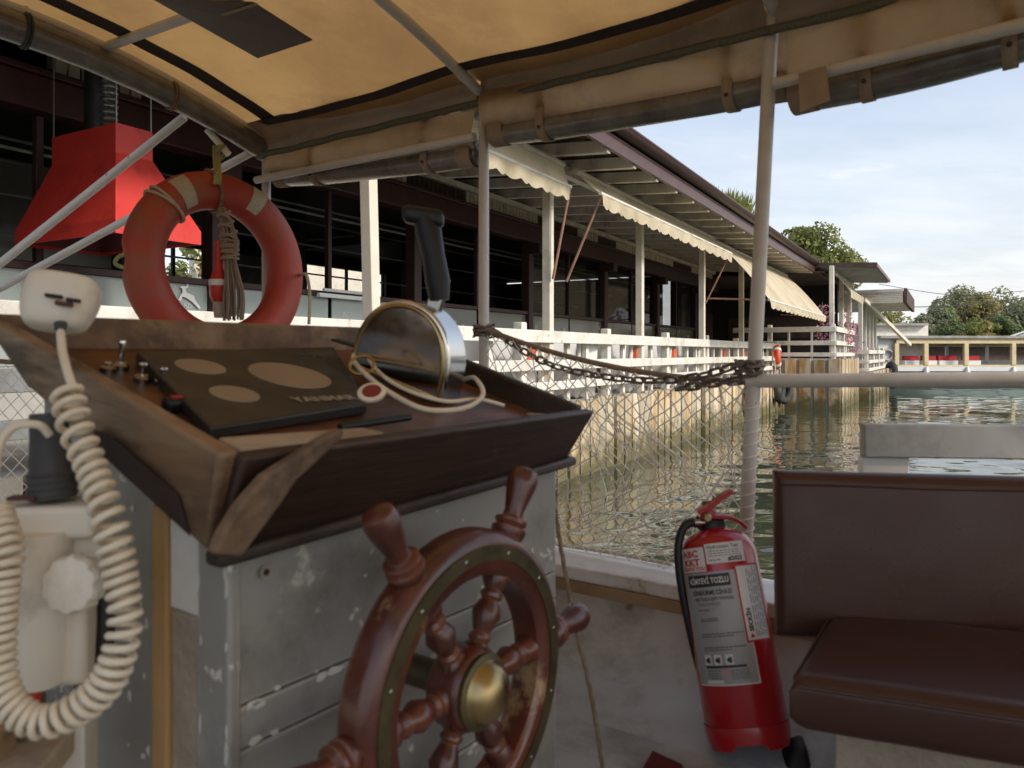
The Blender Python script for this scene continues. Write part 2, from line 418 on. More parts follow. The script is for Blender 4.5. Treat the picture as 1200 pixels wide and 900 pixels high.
# quay planks: pale stone-like boards, rust runs, green slime near the water line
def plank_mat():
    m = bpy.data.materials.new('quay_plank'); m.use_nodes = True
    t = m.node_tree; b = t.nodes['Principled BSDF']; L = t.links.new
    b.inputs['Roughness'].default_value = 0.85
    co = N(t, 'ShaderNodeTexCoord'); ge = N(t, 'ShaderNodeNewGeometry'); oi = N(t, 'ShaderNodeObjectInfo')
    mp = N(t, 'ShaderNodeMapping'); mp.inputs['Scale'].default_value = (1, 1, 0.22)
    L(ge.outputs['Position'], mp.inputs[0])
    n1 = N(t, 'ShaderNodeTexNoise', _Scale=3.2, _Detail=8.0, _Roughness=0.65); L(mp.outputs[0], n1.inputs['Vector'])
    r1 = N(t, 'ShaderNodeValToRGB')
    e = r1.color_ramp.elements
    e[0].position = 0.33; e[0].color = (0.36, 0.17, 0.055, 1)
    e[1].position = 0.62; e[1].color = (0.66, 0.58, 0.44, 1)
    q = e.new(0.43); q.color = (0.50, 0.32, 0.15, 1); q = e.new(0.52); q.color = (0.60, 0.50, 0.34, 1)
    L(n1.outputs['Fac'], r1.inputs[0])
    hv = N(t, 'ShaderNodeHueSaturation'); vr = N(t, 'ShaderNodeMapRange', _3=0.72, _4=1.12)
    L(oi.outputs['Random'], vr.inputs[0]); L(vr.outputs[0], hv.inputs['Value']); L(r1.outputs[0], hv.inputs['Color'])
    sp = N(t, 'ShaderNodeSeparateXYZ'); L(ge.outputs['Position'], sp.inputs[0])
    n2 = N(t, 'ShaderNodeTexNoise', _Scale=5.0, _Detail=8.0, _Roughness=0.7); L(ge.outputs['Position'], n2.inputs['Vector'])
    ma = N(t, 'ShaderNodeMath', operation='MULTIPLY_ADD', _1=1.5, _2=-0.72); L(n2.outputs['Fac'], ma.inputs[0])
    su = N(t, 'ShaderNodeMath', operation='SUBTRACT'); L(sp.outputs['Z'], su.inputs[0]); L(ma.outputs[0], su.inputs[1])
    mr = N(t, 'ShaderNodeMapRange', _1=0.12, _2=0.50, _3=0.94, _4=0.0); L(su.outputs[0], mr.inputs[0])
    mm = N(t, 'ShaderNodeMixRGB'); mm.inputs[2].default_value = (0.115, 0.098, 0.036, 1)
    L(mr.outputs[0], mm.inputs[0]); L(hv.outputs[0], mm.inputs[1]); L(mm.outputs[0], b.inputs['Base Color'])
    bp = N(t, 'ShaderNodeBump', _Strength=0.6); bp.inputs['Distance'].default_value = 0.02
    L(n2.outputs['Fac'], bp.inputs['Height']); L(bp.outputs[0], b.inputs['Normal'])
    MATS['quay_plank'] = m
plank_mat()

def water_mat():
    m = bpy.data.materials.new('water'); m.use_nodes = True
    t = m.node_tree; b = t.nodes['Principled BSDF']; L = t.links.new
    b.inputs['Base Color'].default_value = (0.050, 0.060, 0.038, 1)
    b.inputs['Roughness'].default_value = 0.03; b.inputs['IOR'].default_value = 1.33
    b.inputs['Specular IOR Level'].default_value = 0.6
    MATS['water'] = m
water_mat()

# ------------------------------------------------------------------ water, quay, far bank (the setting)
def ripple(x, y):
    d = math.hypot(x, y)
    k = 1.0 / (1.0 + d * 0.012)
    q = Vector((x * 1.15 + 0.4 * y, y * 1.9 - 0.3 * x, 0))
    h = noise.noise(q * 0.8) * 0.030 + noise.noise(q * 1.9 + Vector((9, 3, 0))) * 0.0165 + noise.noise(Vector((q.x * 3.9, q.y * 5.2, 5))) * 0.0085 + (noise.noise(Vector((q.x * 8.3, q.y * 10.5, 2))) * 0.0026 if d < 16 else 0)
    return h * k * 0.62
wm = MB()
ys = []; y = -6.0
while y < 90:
    ys.append(y); y += max(0.055, abs(y) * 0.0085) if y > 1 else 0.3
nx = 420
vs = []; fs = []
for j, y in enumerate(ys):
    half = 6 + max(0, y) * 0.75
    for i in range(nx + 1):
        u = i / nx
        x = -half * 0.6 + u * half * 1.75
        vs.append((x, y, ripple(x, y) if y > 1 else 0.0))
for j in range(len(ys) - 1):
    for i in range(nx):
        o = j * (nx + 1) + i
        fs.append((o, o + 1, o + nx + 2, o + nx + 1))
wm.v = [Vector(v) for v in vs]; wm.f = fs
me = bpy.data.meshes.new('water'); me.from_pydata(vs, [], fs); me.shade_smooth(); me.materials.append(MATS['water'])
wo_ = bpy.data.objects.new('water', me); COL.objects.link(wo_); tag(wo_, kind='structure')
ow = MB().add([(-900, -900, -0.06), (900, -900, -0.06), (900, 900, -0.06), (-900, 900, -0.06)], [(0, 1, 2, 3)]).build('open_water', 'water', smooth=False, kind='structure')

quay = MB()
def slab(mb, s0, s1, v0, v1, z0, z1):
    mb.hexa([BK(s0, v0, z0), BK(s1, v0, z0), BK(s1, v1, z0), BK(s0, v1, z0), BK(s0, v0, z1), BK(s1, v0, z1), BK(s1, v1, z1), BK(s0, v1, z1)])
slab(quay, -24, 12.6, 0.06, 20, -2.2, -0.6)
slab(quay, 12.62, 17.4, -1.38, 20, -2.2, -0.16)
slab(quay, 17.42, 25, -1.78, 20, -2.2, -0.62)
quay_o = quay.build('quay', 'concrete', smooth=False, bevel=0.01, kind='structure')
# boards of the quay face
def plank_mesh(w, h, t=0.07):
    b = MB().box((0, 0, -h / 2), (w, t, h)); me = b.mesh('plank', smooth=False); me.materials.append(MATS['quay_plank']); return me
pl_a = [plank_mesh(w, 1.35) for w in (0.245, 0.260, 0.270)]
pl_b = [plank_mesh(w, 1.8) for w in (0.28, 0.31)]
rot_f = axes(UX, VX, Z); rot_e = axes(-VX, UX, Z)
s = -7.5; k = 0
while s < 12.5:
    gap = 0.26 if abs(s - 4.6) < 0.14 else 0.0
    if not gap:
        tilt = Matrix.Rotation(random.uniform(-0.008, 0.008), 3, 'Y')
        inst(random.choice(pl_a), 'plank', quay_o, BK(s, 0.0 + random.uniform(-0.025, 0.012), -0.57 + random.uniform(-0.03, 0.02)), rot_f @ tilt)
    s += 0.292
for k in range(4):
    inst(random.choice(pl_b), 'plank', quay_o, BK(12.58 + random.uniform(-0.02, 0.01), -0.02 - k * 0.37 - 0.17, -0.15 + random.uniform(-0.03, 0.02)), rot_e)
s = 12.8
while s < 17.3:
    inst(random.choice(pl_b), 'plank', quay_o, BK(s, -1.44 + random.uniform(-0.02, 0.01), -0.15 + random.uniform(-0.03, 0.02)), rot_f); s += 0.36
inst(pl_b[0], 'plank', quay_o, BK(17.38, -1.62, -0.60), rot_e)
s = 17.6
while s < 24.8:
    inst(random.choice(pl_b), 'plank', quay_o, BK(s, -1.84 + random.uniform(-0.02, 0.01), -0.60), rot_f); s += 0.36
fb = MB()
def land(x, y):
    d = (y - 62) if x < 60 else (y - 62)
    return 0.2 + max(0, min(1.2, d * 0.05)) + 0.3 * noise.noise(Vector((x * 0.05, y * 0.05, 0)))
fb.grid(lambda u, v: Vector((-60 + 240 * u, 60 + 120 * v, land(-60 + 240 * u, 60 + 120 * v) if v > 0 else -0.5)), 40, 20)
fb.build('far_bank', 'earth', kind='structure')
hb = MB(); hb.grid(lambda u, v: BK(-30 + 60 * u, 19 + 60 * v, -0.65 + 0.05 * noise.noise(Vector((u * 9, v * 9, 0)))), 10, 10)
hb.build('inland_ground', 'earth', kind='structure')

# ------------------------------------------------------------------ restaurant
rest = thing('restaurant', 'long open waterside restaurant with maroon eave, white posts and dark interior', 'restaurant', BK(0, 2, -0.6))
POST_S = [-10.8, -7.65, -4.54, -1.41, 1.67, 5.06, 8.25]
rest_z = -0.6
for s in POST_S:
    MB().beam(BK(s, 0.14, rest_z), BK(s + (-0.10 if s == -4.54 else 0), 0.14, 2.16), 0.105, 0.105, VX).build('post', 'cream_post', rest, bevel=0.008)
MB().beam(BK(-16, 0.14, 2.22), BK(13, 0.14, 2.22), 0.10, 0.12).build('eave_beam', 'rafter_paint', rest, bevel=0.006)
# rafters
rm = MB().box((0, 0, 0), (0.09, 3.5, 0.13)).mesh('rafter', smooth=False); rm.materials.append(MATS['rafter_paint'])
rise = 0.07
s = -14.45
while s < 13.0:
    ry = (VX + Z * rise).normalized(); rz_ = UX.cross(ry)
    inst(rm, 'rafter', rest, BK(s, 1.02, 2.255 + 0.05 + 0.90 * rise), axes(UX, ry, rz_)); s += 0.80
# boards above the rafters, one by one across the overhang and veranda
bw = 0.36
v = -0.78; k = 0
while v < 2.6:
    zz = 2.40 + (v + 0.2) * rise
    MB().beam(BK(-16, v + bw / 2, zz), BK(13.1, v + bw / 2, zz), bw - 0.025, 0.02, Z).build('ceiling_board', 'ceiling_board', rest, smooth=False)
    v += bw; k += 1
rf = MB()
rf.hexa([BK(-16, -0.80, 2.42), BK(13.15, -0.80, 2.42), BK(13.15, 9.6, 3.12), BK(-16, 9.6, 3.12), BK(-16, -0.80, 2.47), BK(13.15, -0.80, 2.47), BK(13.15, 9.6, 3.17), BK(-16, 9.6, 3.17)])
rf.build('roof', 'roof_sheet', rest, smooth=False)
# fascia and gutter
MB().beam(BK(-16, -0.74, 2.30), BK(13.1, -0.74, 2.30), 0.045, 0.17).build('fascia', 'maroon_gutter', rest)
g = MB()
g.prism([BK(-16, -0.77, 2.405), BK(-16, -0.86, 2.415), BK(-16, -0.89, 2.46), BK(-16, -0.87, 2.50), BK(-16, -0.77, 2.50)], UX * 29.15)
gut = g.build('gutter', 'maroon_gutter', rest, angle=60)
MB().tube([BK(-16, -0.885, 2.485), BK(13.15, -0.885, 2.485)], 0.018, 8).build('gutter_lip', 'maroon_gutter', gut)
MB().tube(catmull([BK(13.1, -0.84, 2.36), BK(13.15, -0.85, 2.22), BK(13.5, -1.0, 2.10), BK(13.75, -1.1, 2.08)], 4), 0.045, 10).build('downpipe', 'maroon_gutter', rest)
# facade at v = 2
COL_S = [-10.85, -7.75, -4.6, -1.53, 1.52, 4.65, 7.8, 10.9]
for s in COL_S:
    MB().beam(BK(s, 2, rest_z), BK(s, 2, 1.9), 0.15, 0.15, VX).build('column', 'brown_timber', rest, bevel=0.012)
    c = MB(); c.box(BK(s, 1.9, 1.68), (0.20, 0.34, 0.16), (UX, VX, Z)); c.build('bracket', 'brown_timber', rest, bevel=0.01)
for i in range(len(COL_S) - 1):       # slim mullion in the middle of each bay
    sm = (COL_S[i] + COL_S[i + 1]) / 2
    MB().beam(BK(sm, 2.02, 0.65), BK(sm, 2.02, 1.78), 0.055, 0.06, VX).build('mullion', 'brown_timber', rest, bevel=0.004)
MB().beam(BK(-16, 1.98, 1.92), BK(13, 1.98, 1.92), 0.20, 0.26).build('lintel', 'maroon_beam', rest, bevel=0.012)
MB().beam(BK(-16, 1.90, 2.075), BK(13, 1.90, 2.075), 0.10, 0.05).build('lintel_moulding', 'maroon_beam', rest, bevel=0.01)
MB().beam(BK(-16, 2.0, 2.34), BK(13, 2.0, 2.34), 0.09, 0.08).build('wall_plate', 'rafter_paint', rest)
sl = MB().box((0, 0, 0), (0.082, 0.02, 0.20)).mesh('frieze_slat', smooth=False); sl.materials.append(MATS['rafter_paint'])
sld = sl.copy(); sld.materials.clear(); sld.materials.append(MATS['ceiling_board'])
s = -6.0
while s < 12.9:
    inst(sl if noise.noise(Vector((s * 0.55, 3, 0))) > -0.05 else sld, 'frieze_slat', rest, BK(s, 2.03, 2.20), rot_f); s += 0.105
# low wall of glass panels with window stickers
fk = MB()
for k in range(3):
    a = PI * k / 3 + 0.3; d = Vector((math.cos(a), 0, math.sin(a)))
    fk.beam(-d, d, 0.06, 0.24, Vector((0, 1, 0)))
    for sg in (-1, 1):
        for tw in (-1, 1):
            d2 = Vector((math.cos(a + tw * 0.9), 0, math.sin(a + tw * 0.9)))
            fk.beam(d * 0.55 * sg, d * 0.55 * sg + d2 * sg * 0.42, 0.06, 0.18, Vector((0, 1, 0)))
fkm = fk.mesh('snowflake_sticker', smooth=False); fkm.materials.append(MATS['decal_white'])
for i in range(len(COL_S) - 1):
    s0, s1 = COL_S[i] + 0.08, COL_S[i + 1] - 0.08; sm = (s0 + s1) / 2
    MB().beam(BK(s0, 2.0, -0.35), BK(s1, 2.0, -0.35), 0.06, 0.5).build('kick_board', 'inner_wall', rest, smooth=False)
    MB().beam(BK(s0, 2.0, 0.65), BK(s1, 2.0, 0.65), 0.10, 0.055).build('sill_rail', 'brown_timber', rest, bevel=0.005)
    for a, b in ((s0, sm - 0.03), (sm + 0.03, s1)):
        gp = MB().beam(BK(a, 2.0, 0.26), BK(b, 2.0, 0.26), 0.012, 0.72).build('glass_panel', 'frosted_glass' if COL_S[i] < -1.6 else 'olive_glass', rest, smooth=False)
        n = 6 if COL_S[i] < 1.6 else 4
        for k in range(n):
            r = random.choice((0.05, 0.035, 0.055, 0.025))
            inst(fkm, 'snowflake_sticker', gp, BK(a + 0.12 + (b - a - 0.24) * (k + random.uniform(0.2, 0.8)) / n, 1.985, random.uniform(0.14, 0.52)), rot_f, (r, 0.004, r))
    MB().beam(BK(s0, 2.0, -0.115), BK(s1, 2.0, -0.115), 0.05, 0.04).build('glass_rail', 'brown_timber', rest, smooth=False)
# leaping deer sticker seen through the lifebuoy
dc = ray_plane(222, 348, BK(0, 1.985, 0), VX)
deer = [(-0.5, 0.05), (-0.62, -0.18), (-0.50, -0.20), (-0.42, -0.02), (-0.22, -0.05), (0.10, -0.22), (0.46, -0.52), (0.54, -0.46), (0.24, -0.12), (0.20, 0.06), (-0.04, 0.14), (-0.20, 0.18),
        (-0.26, 0.34), (-0.12, 0.42), (-0.10, 0.56), (-0.22, 0.62), (-0.16, 0.50), (-0.26, 0.46), (-0.44, 0.46), (-0.54, 0.38), (-0.42, 0.34), (-0.40, 0.16)]
gp = [o for o in rest.children if o.name.startswith('glass_panel')][5]
MB().prism([dc + UX * (x * 0.20) + Z * (y * 0.20) - VX * 0.012 for x, y in deer], -VX * 0.003).build('deer_sticker', 'decal_white', gp, smooth=False)
# upper panes
for i in range(2, len(COL_S) - 1):
    s0, s1 = COL_S[i] + 0.08, COL_S[i + 1] - 0.08
    if i in (4, 5, 6):
        MB().beam(BK(s0, 2.03, 1.23), BK(s1, 2.03, 1.23), 0.008, 1.10).build('window_pane', 'window_glass', rest, smooth=False)
# interior: back wall with window openings, ceiling, columns, bars
slabw = lambda name, mat, s0, s1, v0, v1, z0, z1: (lambda m: (slab(m, s0, s1, v0, v1, z0, z1), m.build(name, mat, rest, smooth=False))[1])(MB())
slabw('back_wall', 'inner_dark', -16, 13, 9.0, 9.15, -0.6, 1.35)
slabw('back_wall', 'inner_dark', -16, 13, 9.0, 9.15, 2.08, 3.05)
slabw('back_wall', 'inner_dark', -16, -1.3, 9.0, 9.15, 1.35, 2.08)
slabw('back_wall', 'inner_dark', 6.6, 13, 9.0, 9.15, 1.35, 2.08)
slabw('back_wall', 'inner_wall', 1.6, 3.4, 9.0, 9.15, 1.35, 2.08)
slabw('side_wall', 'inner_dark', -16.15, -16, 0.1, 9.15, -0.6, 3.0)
for k in range(12):
    s = -1.2 + k * 0.7
    MB().beam(BK(s, 9.05, 1.35), BK(s, 9.05, 2.08), 0.06, 0.06, VX).build('mullion', 'inner_dark', rest, smooth=False)
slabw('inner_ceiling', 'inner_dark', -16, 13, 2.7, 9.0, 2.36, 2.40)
slabw('inner_bulkhead', 'inner_wall', -9, -2.4, 6.0, 6.1, 1.15, 2.36)
for s in (-6.2, -3.1, 0.0, 3.1, 6.2, 9.3):
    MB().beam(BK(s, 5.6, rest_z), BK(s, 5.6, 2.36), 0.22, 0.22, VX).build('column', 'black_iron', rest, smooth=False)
for v, z in ((2.9, 1.72), (3.6, 1.98), (4.4, 1.62), (5.0, 2.1), (5.5, 1.35)):
    MB().tube([BK(-9, v, z), BK(11, v, z)], 0.016, 6).build('conduit', 'conduit', rest)
for s in (-6.5, -2.2, 2.4):
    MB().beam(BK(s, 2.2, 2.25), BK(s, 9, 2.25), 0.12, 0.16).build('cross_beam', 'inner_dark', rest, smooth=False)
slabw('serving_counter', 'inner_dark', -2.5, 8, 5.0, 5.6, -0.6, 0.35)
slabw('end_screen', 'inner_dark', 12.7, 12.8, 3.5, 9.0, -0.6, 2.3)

# light fitting on the sill
lf = thing('light_fitting', 'long white tube light fitting lying on the window sill behind the throttle', 'light fitting', ray_plane(402, 348, BK(0, 1.93, 0), VX))
c0 = ROOT[lf.name]
MB().box(c0, (0.78, 0.05, 0.045), (UX, VX, Z)).build('housing', 'decal_white', lf, bevel=0.006)
MB().tube([c0 - UX * 0.36 - VX * 0.05 + Z * 0.055, c0 + UX * 0.36 - VX * 0.05 + Z * 0.055], 0.017, 10).build('tube', 'decal_white', lf)

# red grill hood
hc = Vector((-2.58, 5.0, 0))
hood = thing('grill_hood', 'large red metal grill hood hanging under the restaurant roof', 'hood', hc + Z * (0.79 + ZC))
def hp(u, v, z): return hc + UX * u + VX * v + Z * (z + ZC)
LU, LV = 0.66, 1.20
b0, b1, t0, t1 = 0.785, 0.88, 1.36, 1.565
tu0, tv0, tu1, tv1 = 0.12, 0.184, 0.40, 0.94
h = MB()
def ring(u0, v0, u1, v1, z): return [hp(u0, v0, z), hp(u1, v0, z), hp(u1, v1, z), hp(u0, v1, z)]
rings = [ring(0, 0, LU, LV, b0), ring(0, 0, LU, LV, b1), ring(tu0, tv0, tu1, tv1, t0), ring(tu0, tv0, tu1, tv1, t1)]
vs = sum(rings, []); fs = []
for i in range(3):
    for k in range(4): fs.append((i * 4 + k, i * 4 + (k + 1) % 4, i * 4 + 4 + (k + 1) % 4, i * 4 + 4 + k))
fs.append((12, 13, 14, 15))
h.add(vs, fs)
ho = h.build('shell', 'hood_red', hood, smooth=False, bevel=0.004)
md = ho.modifiers.new('sol', 'SOLIDIFY'); md.thickness = 0.006
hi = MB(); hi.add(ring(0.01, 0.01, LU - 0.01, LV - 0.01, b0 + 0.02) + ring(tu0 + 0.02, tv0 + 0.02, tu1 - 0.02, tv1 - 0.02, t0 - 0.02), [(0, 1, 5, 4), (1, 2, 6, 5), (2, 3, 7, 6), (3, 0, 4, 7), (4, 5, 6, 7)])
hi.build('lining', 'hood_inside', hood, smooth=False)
MB().tube([hp(0.25, 0.60, t1), hp(0.25, 0.60, 2.36)], 0.085, 16).build('duct', 'duct_metal', hood)
cf = MB()
for k in range(9): cf.torus(hp(0.22, 0.40, t1 + 0.03 + k * 0.045), Z, 0.042, 0.012, 16, 6)
cf.build('flexible_pipe', 'steel_wire', hood)
for (u, v) in ((tu0 + 0.01, tv0 + 0.01), (tu1 - 0.01, tv0 + 0.01), (tu0 + 0.01, tv1 - 0.01)):
    MB().tube([hp(u, v, t1), hp(u, v, 2.36)], 0.006, 6).build('hanger', 'steel_wire', hood)

# ------------------------------------------------------------------ awnings
def awning(label, s0, s1, out, ztop, zbot, val, scallop=0.24, sag=0.03, flare=0.0, arms=(), o0=0.10):
    root = thing('awning', label, 'awning', BK((s0 + s1) / 2, 0, 2.1), 'cream awnings along the restaurant eave')
    nu = int((s1 - s0) / scallop) * 8
    def f(u, v):
        s = s0 + (s1 - s0) * u
        o = o0 + (out - o0) * v
        z = ztop + (zbot - ztop) * v - sag * math.sin(PI * v) * (1 + 0.6 * noise.noise(Vector((u * 5, v, 1)))) + 0.010 * noise.noise(Vector((s * 1.5, v * 2, 7)))
        return BK(s, -o, z)
    MB().grid(f, nu, 8).build('cloth', 'awning_cloth', root)
    def g_(u, v):
        s = s0 + (s1 - s0) * u
        ph = (s - s0) / scallop * 2 * PI
        drop = val * (0.80 + 0.20 * abs(math.sin(ph / 2)))
        wob = 0.018 * math.sin(ph * 0.5 + 1.3) * v + 0.014 * noise.noise(Vector((s * 2, v, 4)))
        return BK(s, -(out + 0.012 + wob + flare * v), zbot - 0.004 - drop * v)
    MB().grid(g_, nu, 3).build('valance', 'awning_cloth', root)
    MB().tube([BK(s0 - 0.03, -out, zbot), BK(s1 + 0.03, -out, zbot)], 0.022, 10).build('front_bar', 'rafter_paint', root)
    MB().tube([BK(s0, -o0, ztop), BK(s1, -o0, ztop)], 0.035, 10).build('roller', 'rafter_paint', root)
    for (sa, zl) in arms:
        MB().tube([BK(sa, -out, zbot), BK(sa + 0.02, 0.05, zl)], 0.017, 8).build('arm', 'awning_arm', root)
    return root
awning('nearly closed cream awning beside the boat pole, short scalloped valance', -5.1, -1.5, 0.18, 2.16, 1.90, 0.17, arms=((-1.48, 0.86),))
awning('middle cream scalloped awning above the white railing', -1.15, 5.0, 0.42, 2.16, 1.86, 0.17, arms=((-1.12, 0.86), (4.96, 0.95)))
awning('farthest cream awning let down furthest towards the water', 5.15, 12.5, 1.08, 2.12, 0.98, 0.15, sag=-0.06, arms=((5.2, 1.05), (12.4, 1.05)))

# ------------------------------------------------------------------ railings
def fence(label, runs, rails, zpost, zfoot, posts, balus, rw=0.045, off=0.0, pw=0.115):
    root = thing('railing', label, 'railing', runs[0][0] * 1.0 + Z * (zfoot + ZC))
    for p0, p1 in runs:
        for z0, z1 in rails:
            MB().beam(p0 + Z * ((z0 + z1) / 2 + ZC), p1 + Z * ((z0 + z1) / 2 + ZC), rw, z1 - z0).build('rail', 'white_paint', root, bevel=0.006)
    for p in posts:
        m = MB(); m.beam(p + Z * (zfoot + ZC), p + Z * (zpost + ZC + random.uniform(-0.015, 0.015)), pw, pw, UX); m.build('post', 'white_paint', root, bevel=0.012)
    bm_ = MB().box((0, 0, 0), (0.085, 0.05, rails[0][0] - zfoot + 0.05)).mesh('baluster', smooth=False); bm_.materials.append(MATS['white_paint'])
    for p in balus:
        inst(bm_, 'baluster', root, p + Z * ((zfoot + rails[0][0] + 0.05) / 2 + ZC), rot_f @ Matrix.Rotation(random.uniform(-0.02, 0.02), 3, 'Y'))
    return root
B0 = lambda s, v: BK(s, v, -ZC)
ps = [-9.4, -6.94, -4.49, -2.04, 0.40, 2.95, 5.4, 7.85, 10.3, 12.4]
bl = []
for i in range(len(ps) - 1):
    for k in range(1, 4):
        bl.append(B0(ps[i] + (ps[i + 1] - ps[i]) * k / 4 + random.uniform(-0.05, 0.05), 0.19))
fence('long white wooden railing along the quay edge in front of the restaurant', [(B0(-10.5, 0.08), B0(12.5, 0.08))],
      [(0.12, 0.26), (-0.195, -0.075), (-0.43, -0.33)], 0.345, -0.6, [B0(s, 0.165) for s in ps], bl)
e0, e1 = B0(12.72, 1.4), B0(12.72, -1.32); e2 = B0(17.3, -1.32)
fence('raised white corner railing of the flower terrace', [(e0, e1 + VX * 0.0), (e1 + UX * 0.06, e2)], [(0.58, 0.72), (0.22, 0.34), (-0.09, 0.02)], 0.78, -0.16,
      [B0(12.80, -1.24), B0(12.80, 0.4), B0(15.0, -1.24), B0(17.2, -1.24)], [B0(13.6, -1.22), B0(14.3, -1.22), B0(15.8, -1.22), B0(16.5, -1.22), B0(12.82, -0.7), B0(12.82, -0.1), B0(12.82, 0.9)])
fence('lower white railing at the far end of the quay', [(B0(17.5, -1.3), B0(17.5, -1.72)), (B0(17.56, -1.72), B0(24.6, -1.72))], [(-0.02, 0.11), (-0.33, -0.22), (-0.58, -0.48)], 0.2, -0.62,
      [B0(17.6, -1.64), B0(20.0, -1.64), B0(22.4, -1.64), B0(24.4, -1.64)], [B0(18.4, -1.62), B0(19.2, -1.62), B0(20.8, -1.62), B0(21.6, -1.62), B0(23.2, -1.62)])

# ------------------------------------------------------------------ far terrace roofs
ter = thing('terrace', 'open terrace with grey corrugated roof and white posts beyond the restaurant', 'terrace', BK(15, 0, -0.16))
def corrug(name, s0, s1, v0, v1, z0, z1, par, mat='grey_sheet', th=0.05, pitch=0.5, amp=0.045):
    n = int((s1 - s0) / pitch * 4)
    m = MB()
    m.grid(lambda u, v: BK(s0 + (s1 - s0) * u, v0 + (v1 - v0) * v, z0 + (z1 - z0) * v + amp * math.sin(2 * PI * u * (s1 - s0) / pitch)), n, 1)
    o = m.build(name, mat, par); md = o.modifiers.new('sol', 'SOLIDIFY'); md.thickness = 0.012
    return o
corrug('roof_sheet', 12.95, 18.2, -2.25, 6.0, 2.30, 2.75, ter)
MB().beam(BK(12.93, -2.28, 2.34), BK(18.25, -2.28, 2.34), 0.05, 0.09).build('edge_board', 'roof_sheet', ter)
MB().beam(BK(12.90, -2.3, 2.33), BK(12.90, 5.9, 2.76), 0.05, 0.13).build('edge_board', 'ceiling_board', ter)
for (s, v, zt) in ((12.85, -1.20, 2.36), (15.0, -1.20, 2.36), (17.1, -1.20, 2.36), (12.85, 1.2, 2.45)):
    MB().beam(BK(s, v, -0.16), BK(s, v, zt), 0.12, 0.12, VX).build('post', 'white_paint', ter, bevel=0.01)
MB().beam(BK(12.95, -1.2, 2.24), BK(18.1, -1.2, 2.24), 0.08, 0.12).build('beam', 'rafter_paint', ter)
for k, (s0, s1) in enumerate(((12.9, 15.0), (15.05, 17.2), (17.25, 20.2), (20.25, 24.5))):
    m = MB(); slab(m, s0, s1, 3.2, 3.3, -0.6, 2.45); m.build('back_wall', 'inner_dark', ter, smooth=False)
    m = MB(); slab(m, s0 + 0.2, s1 - 0.2, 3.12, 3.18, 0.35, 1.35); m.build('shutter', 'ceiling_board', ter, smooth=False)
m = MB(); slab(m, 17.15, 17.22, -0.85, 3.2, -0.16, 2.2); m.build('end_wall', 'inner_dark', ter, smooth=False)
m = MB(); slab(m, 17.05, 17.13, -0.4, 2.6, 0.5, 1.2); m.build('shutter', 'ceiling_board', ter, smooth=False)
m = MB(); slab(m, 12.9, 24.5, -1.0, 3.2, 2.20, 2.24); m.build('ceiling', 'ceiling_board', ter, smooth=False)
pav = thing('pavilion', 'last lean-to shelter with boxed white roof edge and slanting brace', 'pavilion', BK(21, 0, -0.6))
corrug('roof_sheet', 18.35, 24.5, -2.7, 5.0, 1.98, 2.3, pav)
slabp = MB(); slab(slabp, 18.33, 24.6, -2.78, -2.68, 1.62, 2.10); slabp.build('roof_edge', 'ceiling_board', pav, smooth=False)
slabp = MB(); slab(slabp, 18.28, 18.34, -2.67, 5.0, 1.985, 2.08); slabp.build('roof_edge', 'white_paint', pav, smooth=False)
for k in range(6):
    slabp = MB(); slab(slabp, 18.30, 18.34, -2.66, 4.9, 1.64 + k * 0.058, 1.64 + k * 0.058 + 0.048); slabp.build('edge_slat', 'rafter_paint', pav, smooth=False)
slabp = MB(); slab(slabp, 18.36, 24.5, -2.66, 4.9, 1.66, 1.70); slabp.build('soffit', 'rafter_paint', pav, smooth=False)
for (s, v) in ((17.9, -1.45), (19.2, -1.45), (20.6, -1.45), (22.0, -1.45), (23.6, -1.45)):
    MB().beam(BK(s, v, -0.6), BK(s, v, 1.9), 0.13, 0.13, VX).build('post', 'white_paint', pav, bevel=0.01)
MB().beam(BK(18.0, -1.55, 1.75), BK(21.4, -2.75, 0.30), 0.10, 0.12).build('brace', 'cream_post', pav, bevel=0.01)
awning_t = awning('small cream awning with scalloped edge on the flower terrace', 13.2, 16.9, 1.62, 2.15, 1.72, 0.20, o0=1.28)
for fl_i, (s, v, zt, lab) in enumerate(((12.95, -0.95, 1.35, 'pink flower hanging by the terrace corner post'), (15.15, -1.32, 1.25, 'pink flowers climbing the middle terrace post'), (17.15, -1.32, 1.0, 'pink flowers on the far terrace post'))):
    fl = MB(); st = []
    for k in range(150):
        c = BK(s + random.gauss(0, 0.10), v + random.gauss(0, 0.10), zt - random.random() ** 0.8 * 1.0)
        x, y, d = frame(Vector((random.gauss(0, 1), random.gauss(0, 1), random.gauss(0, 1))))
        r = random.uniform(0.025, 0.05)
        fl.add([c - x * r, c - y * r, c + x * r, c + y * r], [(0, 1, 2, 3)])
    root = thing('flower_garland', lab, 'flowers', BK(s, v, zt - 1.0), 'pink flowers on the terrace posts')
    fl.build('blossom', 'pink_petal', root, smooth=False, kind='stuff')
    MB().tube(catmull([BK(s, v, zt + 0.05), BK(s + 0.05, v, zt - 0.4), BK(s - 0.04, v + 0.04, zt - 1.0)], 5), 0.012, 6).build('stem', 'leaf_dark', root)
